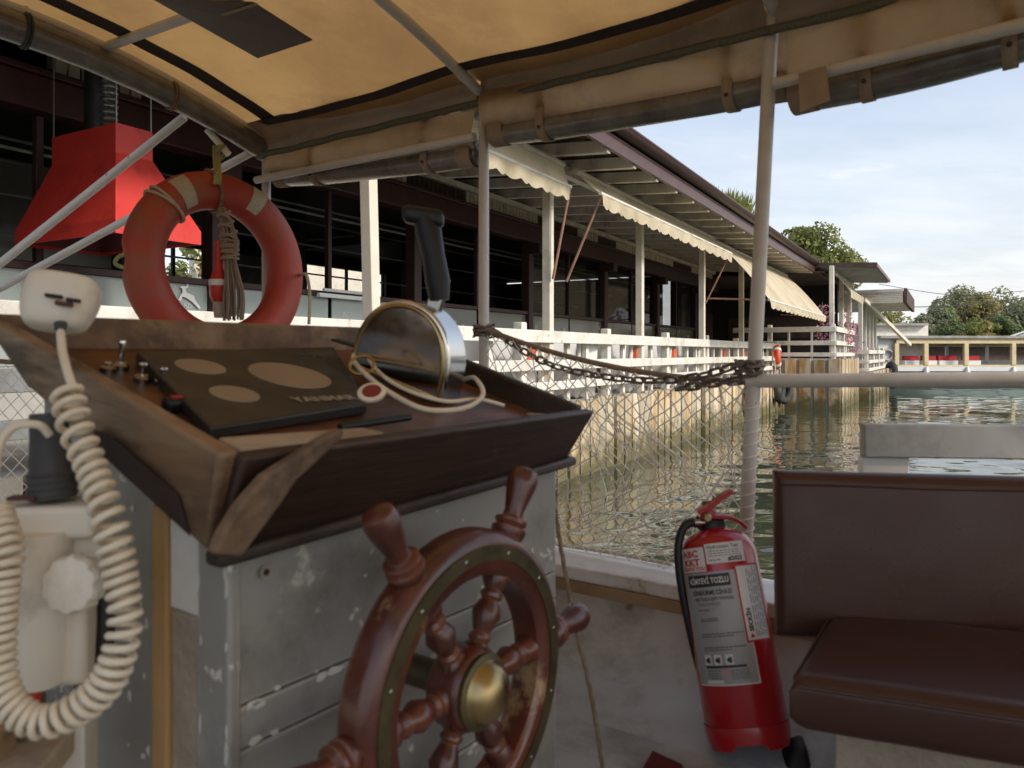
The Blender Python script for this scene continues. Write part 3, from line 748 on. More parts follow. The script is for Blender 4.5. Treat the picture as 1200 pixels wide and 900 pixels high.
# terrace furniture box seen under the lowered awning: orange screen
osx = MB(); slab(osx, 12.2, 12.3, 2.8, 6.2, 0.1, 0.75); osx.build('orange_screen', 'orange_brick', label='low orange panel screen deep inside the restaurant end', cat='screen', smooth=False, base=BK(12.25, 4, -0.6))
shed = thing('shed', 'flat-roofed white shed at the waterside behind the pavilion posts', 'shed', P(1030, 440, 33) * 1.0)
MB().box(Vector((P(1042, 405, 36).x, 36, 1.28)), (2.9, 1.4, 3.0)).build('wall', 'white_paint', shed, smooth=False)
MB().box(P(1030, 381, 36), (3.6, 2.0, 0.10)).build('roof', 'grey_sheet', shed, smooth=False)

# ------------------------------------------------------------------ tables and covered chairs
def make_chair():
    r = thing('chair', '', 'chair', (0, 0, 0))
    back = MB(); back.grid(lambda u, v: Vector((-0.23 + 0.46 * u, 0.20 + 0.05 * v - 0.03 * math.sin(PI * u), 0.02 + 0.76 * v - 0.05 * (2 * u - 1) ** 2 * v)), 8, 6)
    o = back.build('back_cover', 'chair_cover', r); md = o.modifiers.new('s', 'SOLIDIFY'); md.thickness = 0.05
    seat = MB(); seat.hexa([Vector((-0.25, -0.26, 0.04)), Vector((0.25, -0.26, 0.04)), Vector((0.25, 0.20, 0.04)), Vector((-0.25, 0.20, 0.04)), Vector((-0.22, -0.22, 0.46)), Vector((0.22, -0.22, 0.46)), Vector((0.22, 0.18, 0.46)), Vector((-0.22, 0.18, 0.46))])
    seat.build('seat_cover', 'chair_cover', r, bevel=0.03, seg=3)
    MB().box((0, 0.232, 0.60), (0.26, 0.085, 0.16)).build('sash', 'orange_sash', r, bevel=0.01)
    return r
ch0 = make_chair()
ords = ['first', 'second', 'third', 'fourth', 'fifth', 'sixth', 'seventh', 'eighth', 'ninth', 'tenth', 'eleventh', 'twelfth']
tb0 = thing('dining_table', '', 'table', (0, 0, 0))
MB().grid(lambda u, v: Vector((0.40 * (2 * u - 1), 0.40 * (2 * v - 1), 0.75)), 2, 2).build('table_top', 'tablecloth_grey', tb0)
tc_ = MB()
def cloth(u, v):
    a = 2 * PI * u; m_ = 0.41 / max(abs(math.cos(a)), abs(math.sin(a))); wv = 1 + 0.05 * math.sin(a * 8) * v
    return Vector((math.cos(a) * m_ * (1 + 0.06 * v) * wv, math.sin(a) * m_ * (1 + 0.06 * v) * wv, 0.752 - 0.34 * v))
tc_.grid(cloth, 64, 4); tc_.build('cloth_skirt', 'tablecloth_grey', tb0)
for sx in (-1, 1):
    for sy in (-1, 1): MB().beam((0.33 * sx, 0.33 * sy, 0), (0.33 * sx, 0.33 * sy, 0.74), 0.05, 0.05).build('leg', 'chair_leg', tb0)
first_c = True; first_t = True; ci = 0; ti = 0
rzb = math.atan2(VX.y, VX.x) - PI / 2
ibw = thing('rear_house', 'cream rendered house wall seen through the back windows of the restaurant', 'house', BK(6.5, 13, -0.6))
m = MB(); slab(m, 3.6, 10.5, 12.8, 13.0, -0.6, 3.4); m.build('wall', 'cream_post', ibw, smooth=False)
m = MB(); slab(m, 3.4, 10.7, 12.5, 13.4, 3.42, 3.55); m.build('roof', 'roof_sheet', ibw, smooth=False)
for k in range(10):
    s = -3.4 + k * 1.72
    if k not in (0,):
        pass
    lab = ords[ti] + ' cloth-covered table from the left behind the long quay railing'
    if first_t: tb0.location = BK(s, 1.05, -0.6); tb0.rotation_euler.z = rzb; tb0['label'] = lab; tb0['group'] = 'tables behind the quay railing'; first_t = False
    else: dup(tb0, BK(s, 1.05, -0.6), rzb, lab, 'tables behind the quay railing')
    ti += 1
    for j, (ds, v, rr) in enumerate(((-0.02, 0.42, PI), (0.72, 1.0, PI / 2 * 3))):
        lab = ords[k] + (' white-covered chair from the left, its back against the quay railing' if j == 0 else ' white-covered chair from the left turned sideways between the tables')
        pos = BK(s + ds + random.uniform(-0.08, 0.08), v + random.uniform(-0.03, 0.05), -0.6); rz = rzb + rr + random.uniform(-0.2, 0.2)
        if first_c: ch0.location = pos; ch0.rotation_euler.z = rz; ch0['label'] = lab; ch0['group'] = 'covered chairs on the veranda'; first_c = False
        else:
            cc_ = dup(ch0, pos, rz, lab, 'covered chairs on the veranda')
            if (k * 2 + j) % 3 == 1:
                for q_ in list(cc_.children):
                    if q_.name.startswith('sash'): bpy.data.objects.remove(q_)

# ------------------------------------------------------------------ lifebuoy and tyres on the quay
def ring_buoy(name, label, c, n, Rr, r, mat, rope=True):
    o = thing(name, label, 'lifebuoy', c)
    MB().torus(c, n, Rr, r, 40, 12).build('ring', mat, o)
    x, y, d = frame(n)
    for k in range(4):
        a = PI / 4 + k * PI / 2
        e = x * math.cos(a) + y * math.sin(a); tdir = -x * math.sin(a) + y * math.cos(a)
        MB().torus(c + e * Rr, tdir, r + 0.004, 0.012, 20, 6, sx=4).build('band', 'decal_white', o)
    return o
rb = ray_plane(925, 409, BK(0, -0.06, 0), VX)
ring_buoy('lifebuoy', 'small orange lifebuoy hung on the far end of the quay railing', BK(11.6, -0.02, -0.10), -VX + UX * 0.2, 0.24, 0.085, 'buoy_orange')
for s, z, lab, mt, n in ((11.05, -0.93, 'dark tyre hung on the quay wall, left of the pair below the orange lifebuoy', 'tyre_rubber', -VX), (11.75, -1.0, 'dark tyre hung on the quay wall, right of the pair below the orange lifebuoy', 'tyre_rubber', -VX - UX * 0.35), (7.9, -0.98, 'brown mud-stained tyre on the quay wall behind the boat net', 'old_tyre', -VX)):
    t = thing('tyre', lab, 'tyre', BK(s, -0.18, z), 'old tyres hung as fenders')
    MB().torus(BK(s, -0.18, z), n, 0.25, 0.10, 36, 12, sx=1.0).build('tread', mt, t)
    MB().tube([BK(s, -0.1, z + 0.2), BK(s, -0.05, z + 0.8)], 0.012, 6).build('rope', 'rafter_paint', t)
t = thing('tyre', 'black tyre at the corner of the last railing near the moored boat', 'tyre', BK(24.8, -1.98, -0.75), 'old tyres hung as fenders')
MB().torus(BK(24.9, -1.95, -0.75), -VX + UX * 0.5, 0.32, 0.12, 36, 12).build('tread', 'tyre_rubber', t)
MB().tube([BK(24.9, -1.9, -0.45), BK(24.9, -1.78, -0.1)], 0.015, 6).build('rope', 'rafter_paint', t)
# ------------------------------------------------------------------ trees
def tree(name, label, base, h, rad, leaf, mats, nclump=26, per=120, crown_lo=0.35, group=None, squash=0.8, seed=1, spike=False):
    rnd = random.Random(seed)
    base = Vector(base)
    root = thing(name, label, 'tree', base, group)
    tr = MB(); top = base + Z * h * 0.72
    mid = base + Vector((rnd.uniform(-.03, .03) * h, rnd.uniform(-.03, .03) * h, h * 0.36))
    tr.tube(catmull([base - Z * 0.3, mid, top], 5), [h * 0.030 * (1 - 0.06 * i) for i in range(11)], 8)
    centres = []
    for k in range(nclump):
        while True:
            p = Vector((rnd.uniform(-1, 1), rnd.uniform(-1, 1), rnd.uniform(-1, 1)))
            if 0.15 < p.length < 1: break
        if rnd.random() < 0.65: p = p.normalized() * rnd.uniform(0.72, 1.0)
        c = base + Vector((p.x * rad, p.y * rad, h * (crown_lo + (1 - crown_lo) * (0.5 + 0.5 * p.z))))
        shr = 1.0 if p.z < 0.2 else (1 - 0.35 * p.z)
        c.x = base.x + (c.x - base.x) * shr; c.y = base.y + (c.y - base.y) * shr
        centres.append(c)
        if k % 2 == 0:
            st = base + Z * h * rnd.uniform(0.3, 0.62)
            tr.tube([st, st.lerp(c, 0.5) + Z * 0.04 * h, c], [h * 0.011, h * 0.007, h * 0.003], 5)
    tr.build('trunk', 'bark', root)
    groups = {}
    for i, c in enumerate(centres):
        m = mats[0] if rnd.random() < 0.6 else rnd.choice(mats)
        mb = groups.setdefault(m, MB())
        cr = rad * rnd.uniform(0.26, 0.46)
        for k in range(per):
            d = Vector((rnd.gauss(0, 1), rnd.gauss(0, 1), rnd.gauss(0, 1))).normalized()
            rr = cr * rnd.uniform(0.45, 1.0) ** 0.6
            p = c + Vector((d.x * rr, d.y * rr, d.z * rr * squash))
            if spike:
                n = Vector((d.x * 0.5, d.y * 0.5, 1)).normalized(); x, y, dd = frame(n)
                l = leaf * rnd.uniform(1.2, 2.6); w = leaf * 0.28
                mb.add([p - x * w, p + x * w, p + dd * l], [(0, 1, 2)])
            else:
                n = (d + Vector((rnd.gauss(0, .5), rnd.gauss(0, .5), rnd.gauss(0.3, .5)))).normalized(); x, y, dd = frame(n)
                a = rnd.uniform(0, 6.28); e1 = x * math.cos(a) + y * math.sin(a); e2 = dd.cross(e1)
                l = leaf * rnd.uniform(0.6, 1.3); w = l * 0.55
                mb.add([p - e1 * l, p - e2 * w, p + e1 * l, p + e2 * w], [(0, 1, 2, 3)])
    for m, mb in groups.items():
        mb.build('crown', m, root, smooth=False)
    return root
G1 = 'trees on the far bank'
far = [  # px, py top, depth, crown radius px, label, mats
    (1078, 372, 70, 22, 'dark low tree at the left foot of the far wood', ['leaf_dark', 'leaf_olive']),
    (1100, 360, 72, 30, 'dark green tree below the tallest crown of the far wood', ['leaf_dark', 'leaf_green']),
    (1124, 334, 78, 34, 'tallest olive crowned tree of the far wood', ['leaf_olive', 'leaf_dark']),
    (1116, 372, 66, 24, 'bright green rounded tree at the front of the far wood', ['leaf_green', 'leaf_olive']),
    (1150, 348, 74, 28, 'yellowing autumn tree in the middle of the far wood', ['leaf_yellow', 'leaf_olive']),
    (1142, 374, 64, 22, 'yellow-green bush below the autumn tree', ['leaf_yellow', 'leaf_lime']),
    (1184, 340, 80, 36, 'broad grey-green tree at the right of the far wood', ['leaf_olive', 'leaf_dark']),
    (1176, 374, 66, 20, 'fresh green small tree at the right front of the far wood', ['leaf_green', 'leaf_lime']),
    (1212, 350, 72, 32, 'dark olive tree cut by the right edge of the picture', ['leaf_dark', 'leaf_olive']),
    (1250, 345, 76, 36, 'olive tree beyond the right edge of the picture', ['leaf_olive', 'leaf_dark'])]
for i, (px, py, d, rp, lab, mats) in enumerate(far):
    top = P(px, py, d); b = Vector((top.x, top.y, 0.4)); h = top.z - 0.4
    tree('tree', lab, b, h, rp / F * d, 0.17, mats, nclump=38, per=170, crown_lo=0.10, group=G1, seed=20 + i)
# trees behind the restaurant roof
t1 = P(948, 268, 38); tree('tree', 'bushy light green tree rising behind the end of the maroon eave', (t1.x, t1.y, 0.9), t1.z - 0.9, 2.1, 0.12, ['leaf_lime', 'leaf_olive'], nclump=60, per=260, crown_lo=0.45, seed=3)
t2 = P(846, 234, 27); tree('tree', 'spiky lime green treetop behind the middle of the maroon eave', (t2.x, t2.y, 0.9), t2.z - 0.9, 1.35, 0.15, ['leaf_lime', 'leaf_green'], nclump=26, per=130, crown_lo=0.6, seed=5, spike=True)
t3 = P(1028, 366, 42); tree('tree', 'thin yellow-green tree seen between the pavilion posts', (t3.x, t3.y, 0.9), t3.z - 0.6, 1.7, 0.12, ['leaf_lime', 'leaf_yellow'], nclump=22, per=70, crown_lo=0.2, seed=8)
t4 = P(1046, 372, 46); tree('tree', 'sparse olive tree behind the slanting pavilion brace', (t4.x, t4.y, 0.9), t4.z - 0.6, 1.2, 0.12, ['leaf_olive', 'leaf_yellow'], nclump=14, per=60, crown_lo=0.2, seed=9)
# greenery behind the restaurant's back windows
for i, (s, v) in enumerate(((-2.2, 11.6), (0.4, 12.2), (3.2, 11.8))):
    tree('shrub', ['yellow-green shrub behind the back windows, seen through the lifebuoy', 'shrub behind the back windows to the right of the lifebuoy', 'shrub behind the back windows near the restaurant centre'][i], BK(s, v, -0.6), 3.3, 1.2, 0.10, ['leaf_lime', 'leaf_yellow'], nclump=22, per=70, crown_lo=0.15, seed=40 + i, group='shrubs behind the restaurant')

# overhead wires
for i, (pts, lab) in enumerate((([P(1030, 333, 60), P(1120, 346, 58), P(1200, 341, 56), P(1290, 330, 54)], 'upper overhead wire across the pale sky at the right'),
                                ([P(1050, 360, 40), P(1120, 358, 44), P(1200, 349, 48), P(1290, 336, 52)], 'lower overhead wire running from the pavilion roof to the right'))):
    MB().tube(catmull(pts, 8), 0.022, 5).build('overhead_wire', 'black_iron', label=lab, cat='wire', base=pts[0])

# ------------------------------------------------------------------ moored excursion boat across the water
pmat('boat_cream', (0.72, 0.60, 0.36), (0.62, 0.50, 0.28), scale=3, rough=0.5, dirt=(0.4, 0.32, 0.18), dirt_at=0.6)
pmat('boat_white', (0.78, 0.77, 0.74), (0.70, 0.70, 0.67), scale=2, rough=0.4)
pmat('hull_teal', (0.48, 0.60, 0.57), (0.42, 0.54, 0.51), scale=2, rough=0.4)
pmat('hull_dark', (0.035, 0.022, 0.018), rough=0.6)
pmat('seat_red', (0.48, 0.015, 0.03), (0.40, 0.012, 0.025), rough=0.6)
mo = thing('excursion_boat', 'long low white and teal excursion boat with cream window frames across the water', 'boat', P(1180, 453, 34.6))
D = 34.0
def Q(px, py, d=D): return P(px, py, d)
def slabq(name, mat, x0, x1, y0, y1, d0, d1, par, bevel=0.0):
    a, b = P(x0, y1, D), P(x1, y0, D)
    MB().hexa([Vector((a.x, d0, a.z)), Vector((b.x, d0, a.z)), Vector((b.x, d1, a.z)), Vector((a.x, d1, a.z)), Vector((a.x, d0, b.z)), Vector((b.x, d0, b.z)), Vector((b.x, d1, b.z)), Vector((a.x, d1, b.z))]).build(name, mat, par, smooth=False, bevel=bevel)
# hull with a raked bow at the left
hb_ = MB()
xs = [1036, 1044, 1060, 1100, 1250, 1420]; wid = [0.1, 0.7, 1.3, 1.7, 1.8, 1.8]; hh = [433, 434, 435, 436, 436, 436]
rows = []
for x, w, y in zip(xs, wid, hh):
    t = P(x, y, D); bx = P(x + (10 if x < 1050 else 4), 453, D)
    rows += [Vector((t.x, D + 1.8 - w, t.z)), Vector((bx.x, D + 1.8 - w * 0.8, -0.2)), Vector((bx.x, D + 1.8 + w * 0.8, -0.2)), Vector((t.x, D + 1.8 + w, t.z))]
fs = []
for i in range(len(xs) - 1):
    for k in range(3): fs.append((i * 4 + k, i * 4 + k + 1, i * 4 + 5 + k, i * 4 + 4 + k))
fs += [(0, 1, 2, 3)]
hb_.add(rows, fs); hb_.build('hull', 'hull_teal', mo)
slabq('wale', 'hull_dark', 1050, 1420, 451, 456, D + 0.1, D + 3.4, mo)
slabq('deck_edge', 'boat_white', 1036, 1420, 429.5, 435, D - 0.05, D + 3.6, mo)
slabq('bow_wall', 'boat_white', 1031, 1049, 396, 430, D + 0.15, D + 0.3, mo)
slabq('roof', 'grey_sheet', 1030, 1420, 393.5, 396.5, D - 0.15, D + 3.7, mo)
slabq('roof_fascia', 'boat_cream', 1050, 1420, 396.8, 402.5, D - 0.05, D + 0.08, mo)
slabq('sill', 'boat_cream', 1049, 1420, 427.5, 429.3, D - 0.02, D + 0.12, mo)
slabq('far_sill', 'boat_white', 1049, 1420, 423, 429.3, D + 3.3, D + 3.4, mo)
slabq('far_header', 'boat_cream', 1049, 1420, 396.8, 406, D + 3.3, D + 3.4, mo)
for x in (1050.5, 1085, 1132, 1187.5, 1240, 1295, 1350):
    slabq('window_post', 'boat_cream', x - 2.6, x + 2.6, 402.6, 428, D - 0.06, D + 0.1, mo, 0.02)
for x in (1054, 1105, 1158, 1210, 1262):
    slabq('far_post', 'boat_white', x - 1.6, x + 1.6, 403, 427, D + 3.2, D + 3.3, mo)
for (x0, x1) in ((1066, 1083), (1088, 1104), (1107, 1129), (1137, 1156)):
    slabq('seat_back', 'seat_red', x0, x1, 417.0, 422.5, D + 0.5, D + 0.7, mo, 0.02)
    slabq('seat_base', 'boat_white', x0, x1, 422.6, 428, D + 0.4, D + 1.0, mo)
for x in (1086, 1134, 1188): 
    MB().tube([P(x, 430, D - 0.1), P(x, 437, D - 0.15)], [0.05, 0.12], 8).build('fender', 'boat_white', mo)
MB().torus(P(1040, 416, D + 0.05), Vector((0, -1, 0)), 0.22, 0.05, 30, 8).build('porthole', 'grey_sheet', mo)
# second boat behind it, dim
sb = thing('boat_shed', 'long low brown boathouse wall behind the windows of the excursion boat', 'boathouse', P(1150, 440, 44))
MB().box(Vector((P(1130, 412, 46).x, 46, 1.0)), (9, 1.0, 2.5)).build('wall', 'ceiling_board', sb, smooth=False)
MB().box(P(1130, 402, 45.6), (9.4, 1.6, 0.12)).build('roof', 'grey_sheet', sb, smooth=False)
rs = thing('house', 'pale green gabled roof at the right edge below the trees', 'house', P(1215, 420, 50))
MB().prism([P(1183, 396, 50), P(1232, 380, 50), P(1280, 396, 50)], Vector((3.6, 5, 0))).build('gable', 'hull_teal', rs, smooth=False)
MB().prism([P(1180, 396.5, 49.8), P(1232, 379, 49.8), P(1232, 377, 49.8), P(1180, 394.5, 49.8)], Vector((3.6, 5, 0))).build('roof', 'boat_white', rs, smooth=False)
MB().box(Vector((P(1240, 412, 53).x, 53, 1.15)), (4.2, 3.0, 2.7)).build('wall', 'boat_white', rs, smooth=False)
# ================================================================== the boat we sit in
pmat('boat_grey', (0.335, 0.325, 0.295), (0.265, 0.258, 0.232), scale=3.5, rough=0.42, rough2=0.6, bump=0.12, bscale=18, chips=(0.66, 0.63, 0.57), chip_at=0.685, chip_scale=11, dirt=(0.12, 0.11, 0.095), dirt_at=0.58, dirt_scale=3, edge=(0.56, 0.53, 0.46))
pmat('wall_grey', (0.44, 0.445, 0.435), (0.36, 0.365, 0.355), scale=2.5, rough=0.5, rough2=0.65, bump=0.12, bscale=14, dirt=(0.20, 0.19, 0.17), dirt_at=0.53, dirt_scale=3.5, chips=(0.15, 0.13, 0.11), chip_at=0.73, chip_scale=7)
pmat('gunwale_white', (0.78, 0.77, 0.76), (0.66, 0.65, 0.63), scale=5, rough=0.45, chips=(0.33, 0.24, 0.17), chip_at=0.70, chip_scale=10, dirt=(0.42, 0.38, 0.32), dirt_at=0.57, edge=(0.30, 0.22, 0.15))
pmat('bare_wood', (0.42, 0.29, 0.16), (0.30, 0.19, 0.10), scale=5, rough=0.75, stretch=(1, 1, 1), bump=0.3, bscale=40)
pmat('raw_plywood', (0.50, 0.30, 0.12), (0.40, 0.22, 0.085), scale=9, rough=0.85, stretch=(1, 1, 0.15), bump=0.5, bscale=30)
pmat('filler', (0.42, 0.35, 0.26), (0.33, 0.27, 0.20), scale=14, rough=0.95, bump=0.7, bscale=60)
pmat('primer_white', (0.72, 0.70, 0.64), (0.60, 0.58, 0.52), scale=8, rough=0.7)
pmat('dark_wood', (0.046, 0.022, 0.013), (0.018, 0.009, 0.006), scale=9, rough=0.42, rough2=0.62, stretch=(0.10, 1, 1), bump=0.4, bscale=30, chips=(0.13, 0.075, 0.04), chip_at=0.64, chip_scale=6, chip_w=0.10, dirt=(0.018, 0.012, 0.010), dirt_at=0.55, rot=R(-54.5), edge=(0.13, 0.08, 0.05))
pmat('worn_wood', (0.30, 0.180, 0.095), (0.095, 0.052, 0.028), scale=9, rough=0.6, rot=R(-54.5), stretch=(1, 0.12, 1), edge=(0.30, 0.22, 0.14),  bump=0.35, bscale=35, chips=(0.33, 0.23, 0.14), chip_at=0.62, chip_scale=7, chip_w=0.12, dirt=(0.035, 0.024, 0.018), dirt_at=0.52)
pmat('orange_wood', (0.26, 0.10, 0.036), (0.13, 0.045, 0.017), scale=12, rot=R(-54.5), rough=0.42, dirt=(0.03,0.016,0.010), dirt_at=0.48, dirt_scale=4, stretch=(0.1, 1, 1), bump=0.15, bscale=40)
pmat('pale_wood', (0.46, 0.37, 0.26), (0.30, 0.22, 0.14), scale=9, rough=0.8, bump=0.5, bscale=40)
pmat('mahogany', (0.140, 0.034, 0.017), (0.060, 0.014, 0.009), scale=7, rough=0.24, rough2=0.48, coat=0.45, stretch=(1, 1, 1), bump=0.08, bscale=50, chips=(0.36, 0.23, 0.115), chip_at=0.66, chip_scale=3.2, chip_w=0.05, edge=(0.26, 0.10, 0.05), dirt=(0.05, 0.02, 0.014), dirt_at=0.55, dirt_scale=6)
pmat('old_brass', (0.16, 0.125, 0.06), (0.10, 0.085, 0.045), scale=9, rough=0.48, metal=0.75, dirt=(0.05, 0.045, 0.03), dirt_at=0.52, dirt_scale=12)
pmat('brass', (0.50, 0.38, 0.18), (0.36, 0.28, 0.14), scale=6, rough=0.22, metal=1.0, rough2=0.38)
pmat('chrome', (0.75, 0.74, 0.72), (0.66, 0.65, 0.62), scale=5, rough=0.10, rough2=0.2, metal=1.0)
pmat('dull_steel', (0.34, 0.32, 0.29), (0.26, 0.245, 0.22), scale=5, rough=0.07, rough2=0.22, metal=1.0)
pmat('black_plastic', (0.014, 0.014, 0.015), (0.010, 0.010, 0.010), scale=8, spec=0.35, rough=0.42, bump=0.1, bscale=200)
pmat('panel_black', (0.030, 0.027, 0.024), (0.022, 0.020, 0.018), scale=6, rough=0.30, rough2=0.45)
pmat('gauge_tan', (0.34, 0.26, 0.175), (0.28, 0.21, 0.14), scale=10, rough=0.5)
pmat('print_tan', (0.42, 0.38, 0.32), rough=0.6)
pmat('cream_plastic', (0.84, 0.78, 0.66), (0.78, 0.71, 0.58), scale=3, rough=0.42, dirt=(0.46, 0.38, 0.28), dirt_at=0.60, dirt_scale=5)
pmat('cord_cream', (0.82, 0.74, 0.58), (0.74, 0.65, 0.49), scale=12, rough=0.5)
pmat('rubber_grey', (0.05, 0.05, 0.05), (0.07, 0.07, 0.068), scale=6, rough=0.65)
pmat('tube_paint', (0.60, 0.57, 0.53), (0.52, 0.49, 0.45), scale=5, rough=0.42, chips=(0.25, 0.18, 0.13), chip_at=0.72, chip_scale=16, dirt=(0.38, 0.34, 0.29), dirt_at=0.58)
pmat('badge_dark', (0.10, 0.028, 0.03), rough=0.5)
pmat('tube_white', (0.90, 0.89, 0.86), (0.84, 0.83, 0.80), scale=5, rough=0.4, chips=(0.3, 0.25, 0.2), chip_at=0.72, chip_scale=16)
pmat('canopy_cloth', (0.48, 0.285, 0.112), (0.37, 0.215, 0.080), scale=2.6, rough=0.9, trans=0.62, bump=0.2, bscale=120, dirt=(0.31, 0.175, 0.07), dirt_at=0.53, dirt_scale=1.6)
pmat('curtain_cloth', (0.52, 0.36, 0.20), (0.42, 0.28, 0.15), scale=4, rough=0.9, trans=0.40, bump=0.25, bscale=90, dirt=(0.26, 0.17, 0.10), dirt_at=0.54)
pmat('valance_cloth', (0.36, 0.29, 0.24), (0.30, 0.235, 0.19), scale=4, rough=0.9, trans=0.2, bump=0.3, bscale=80, dirt=(0.2, 0.15, 0.12), dirt_at=0.56)
pmat('trim_brown', (0.050, 0.030, 0.022), (0.035, 0.022, 0.017), scale=6, rough=0.9)
pmat('hatch_cloth', (0.085, 0.058, 0.045), (0.065, 0.044, 0.035), scale=5, rough=0.5)
pmat('strap_cloth', (0.36, 0.27, 0.19), (0.28, 0.20, 0.14), scale=10, rough=0.9, bump=0.3, bscale=150)
pmat('zip_green', (0.10, 0.10, 0.07), (0.15, 0.14, 0.10), scale=120, rough=0.7, bump=0.6, bscale=300)
pmat('vinyl_roll', (0.22, 0.20, 0.175), (0.10, 0.085, 0.07), scale=9, rough=0.22, rough2=0.4, stretch=(1, 1, 1), lo=0.3, hi=0.7, coat=0.3)
pmat('rope_pale', (0.56, 0.49, 0.38), (0.42, 0.35, 0.26), scale=60, rough=0.95)
pmat('rope_brown', (0.26, 0.19, 0.13), (0.18, 0.13, 0.09), scale=60, rough=0.95)
pmat('rope_green', (0.30, 0.32, 0.12), (0.42, 0.40, 0.22), scale=90, rough=0.95)
pmat('rope_dark', (0.045, 0.055, 0.05), (0.06, 0.06, 0.055), scale=60, rough=0.95)
pmat('net_twine', (0.86, 0.84, 0.78), (0.74, 0.71, 0.64), scale=20, rough=0.95)
pmat('rust_chain', (0.12, 0.085, 0.065), (0.26, 0.23, 0.20), scale=30, rough=0.6, metal=0.5)
pmat('buoy_faded', (0.47, 0.062, 0.034), (0.36, 0.046, 0.028), scale=2.5, rough=0.48, rough2=0.62, dirt=(0.25, 0.12, 0.06), dirt_at=0.535, dirt_scale=5.5, bump=0.15, bscale=25)
pmat('tape_grey', (0.50, 0.44, 0.34), (0.42, 0.37, 0.29), scale=60, rough=0.55)
pmat('beacon_red', (0.60, 0.045, 0.03), (0.5, 0.035, 0.025), rough=0.35)
pmat('leatherette', (0.066, 0.028, 0.017), (0.050, 0.020, 0.013), scale=3, spec=0.38, rough=0.27, rough2=0.40, bump=0.06, bscale=220, dirt=(0.062, 0.034, 0.024), dirt_at=0.60, dirt_scale=3)
pmat('ext_red', (0.40, 0.012, 0.018), (0.36, 0.010, 0.016), scale=3, rough=0.20, rough2=0.32, coat=0.4, dirt=(0.22, 0.010, 0.012), dirt_at=0.62, dirt_scale=7)
pmat('label_silver', (0.34, 0.34, 0.335), (0.30, 0.30, 0.295), scale=6, rough=0.42, dirt=(0.22, 0.21, 0.20), dirt_at=0.6, dirt_scale=9)
pmat('label_white', (0.66, 0.63, 0.60), (0.58, 0.55, 0.52), scale=8, rough=0.5)
pmat('print_black', (0.02, 0.02, 0.02), rough=0.6)
pmat('print_red', (0.50, 0.02, 0.03), rough=0.6)
pmat('print_pink', (0.62, 0.30, 0.33), rough=0.6)
pmat('print_grey', (0.11, 0.11, 0.11), rough=0.6)
pmat('carpet_red', (0.16, 0.012, 0.014), (0.10, 0.008, 0.010), scale=60, rough=1.0, bump=0.8, bscale=300)
pmat('bag_black', (0.012, 0.012, 0.012), rough=0.6)
# streaks that run along a rolled curtain
AC, HB = 0.85, 1.18                        # boat centre line and half beam
def arch(a): return 0.89 + 0.22 * (1 - ((a - AC) / HB) ** 2)

boat = thing('tour_boat', 'small wooden tour boat around the viewer, grey inside with white gunwale', 'boat', BT(AC, 0, -0.845))
# plan outline of the gunwale, stern to bow, starboard then mirrored
plan = [(2.10, -5.0), (2.12, -2.5), (2.10, -0.5), (2.08, 0.6), (2.07, 1.6), (2.03, 2.5), (1.72, 3.0), (1.25, 3.3), (AC, 3.42)]
full = plan + [(2 * AC - a, b) for a, b in reversed(plan[:-1])]
hull = MB(); n = len(full)
top = [BT(a, b, -0.66) for a, b in full]
low = [BT(AC + (a - AC) * 0.86, b * 0.98, -1.32) for a, b in full]
keel = [BT(AC + (a - AC) * 0.72, b * 0.97, -1.72) for a, b in full]
hull.add(top + low + keel, [(r * n + i, r * n + (i + 1) % n, (r + 1) * n + (i + 1) % n, (r + 1) * n + i) for r in (0, 1) for i in range(n)])
hull.build('hull', 'gunwale_white', boat, angle=50)
ins = lambda k, w: (AC + (full[k][0] - AC) * (1 - w / HB), full[k][1] - (w * 0.9 if full[k][1] > 2.6 else 0))
dk = MB(); dk.add([BT(*ins(i, 0.25), -0.845) for i in range(n)], [tuple(range(n))]); dk.build('deck', 'wall_grey', boat, smooth=False)
# inner side wall leaning outwards, with a coved foot
iw = MB(); prof = [(0.19, -0.64), (0.22, -0.70), (0.33, -0.795), (0.43, -0.832), (0.49, -0.841), (0.53, -0.8475)]
rows = []
for w, z in prof: rows += [BT(*ins(i, w), z) for i in range(n)]
iw.add(rows, [(r * n + i, r * n + i + 1, (r + 1) * n + i + 1, (r + 1) * n + i) for r in range(len(prof) - 1) for i in range(n - 1)])
iw.build('inner_wall', 'wall_grey', boat, angle=70)
gw = MB()
rows = [BT(*ins(i, w), z) for w, z in ((-0.02, -0.655), (-0.02, -0.612), (0.195, -0.605), (0.20, -0.642)) for i in range(n)]
gw.add(rows, [(r * n + i, r * n + i + 1, ((r + 1) % 4) * n + i + 1, ((r + 1) % 4) * n + i) for r in range(4) for i in range(n - 1)])
gw.build('gunwale', 'gunwale_white', boat, angle=30, bevel=0.004)
rub = MB()
rows = [BT(*ins(i, w), z) for w, z in ((0.17, -0.643), (0.205, -0.643), (0.208, -0.672), (0.17, -0.672)) for i in range(n)]
rub.add(rows, [(r * n + i, r * n + i + 1, ((r + 1) % 4) * n + i + 1, ((r + 1) % 4) * n + i) for r in range(4) for i in range(n - 1)])
rub.build('inner_strip', 'bare_wood', boat, angle=30)
fd = MB(); fd.add([BT(0.1, 2.2, -0.60), BT(1.6, 2.2, -0.60), BT(1.75, 2.6, -0.60), BT(1.2, 3.25, -0.60), BT(0.5, 3.25, -0.60), BT(-0.05, 2.6, -0.60)], [(0, 1, 2, 3, 4, 5)]); fd.build('foredeck', 'gunwale_white', boat, smooth=False)
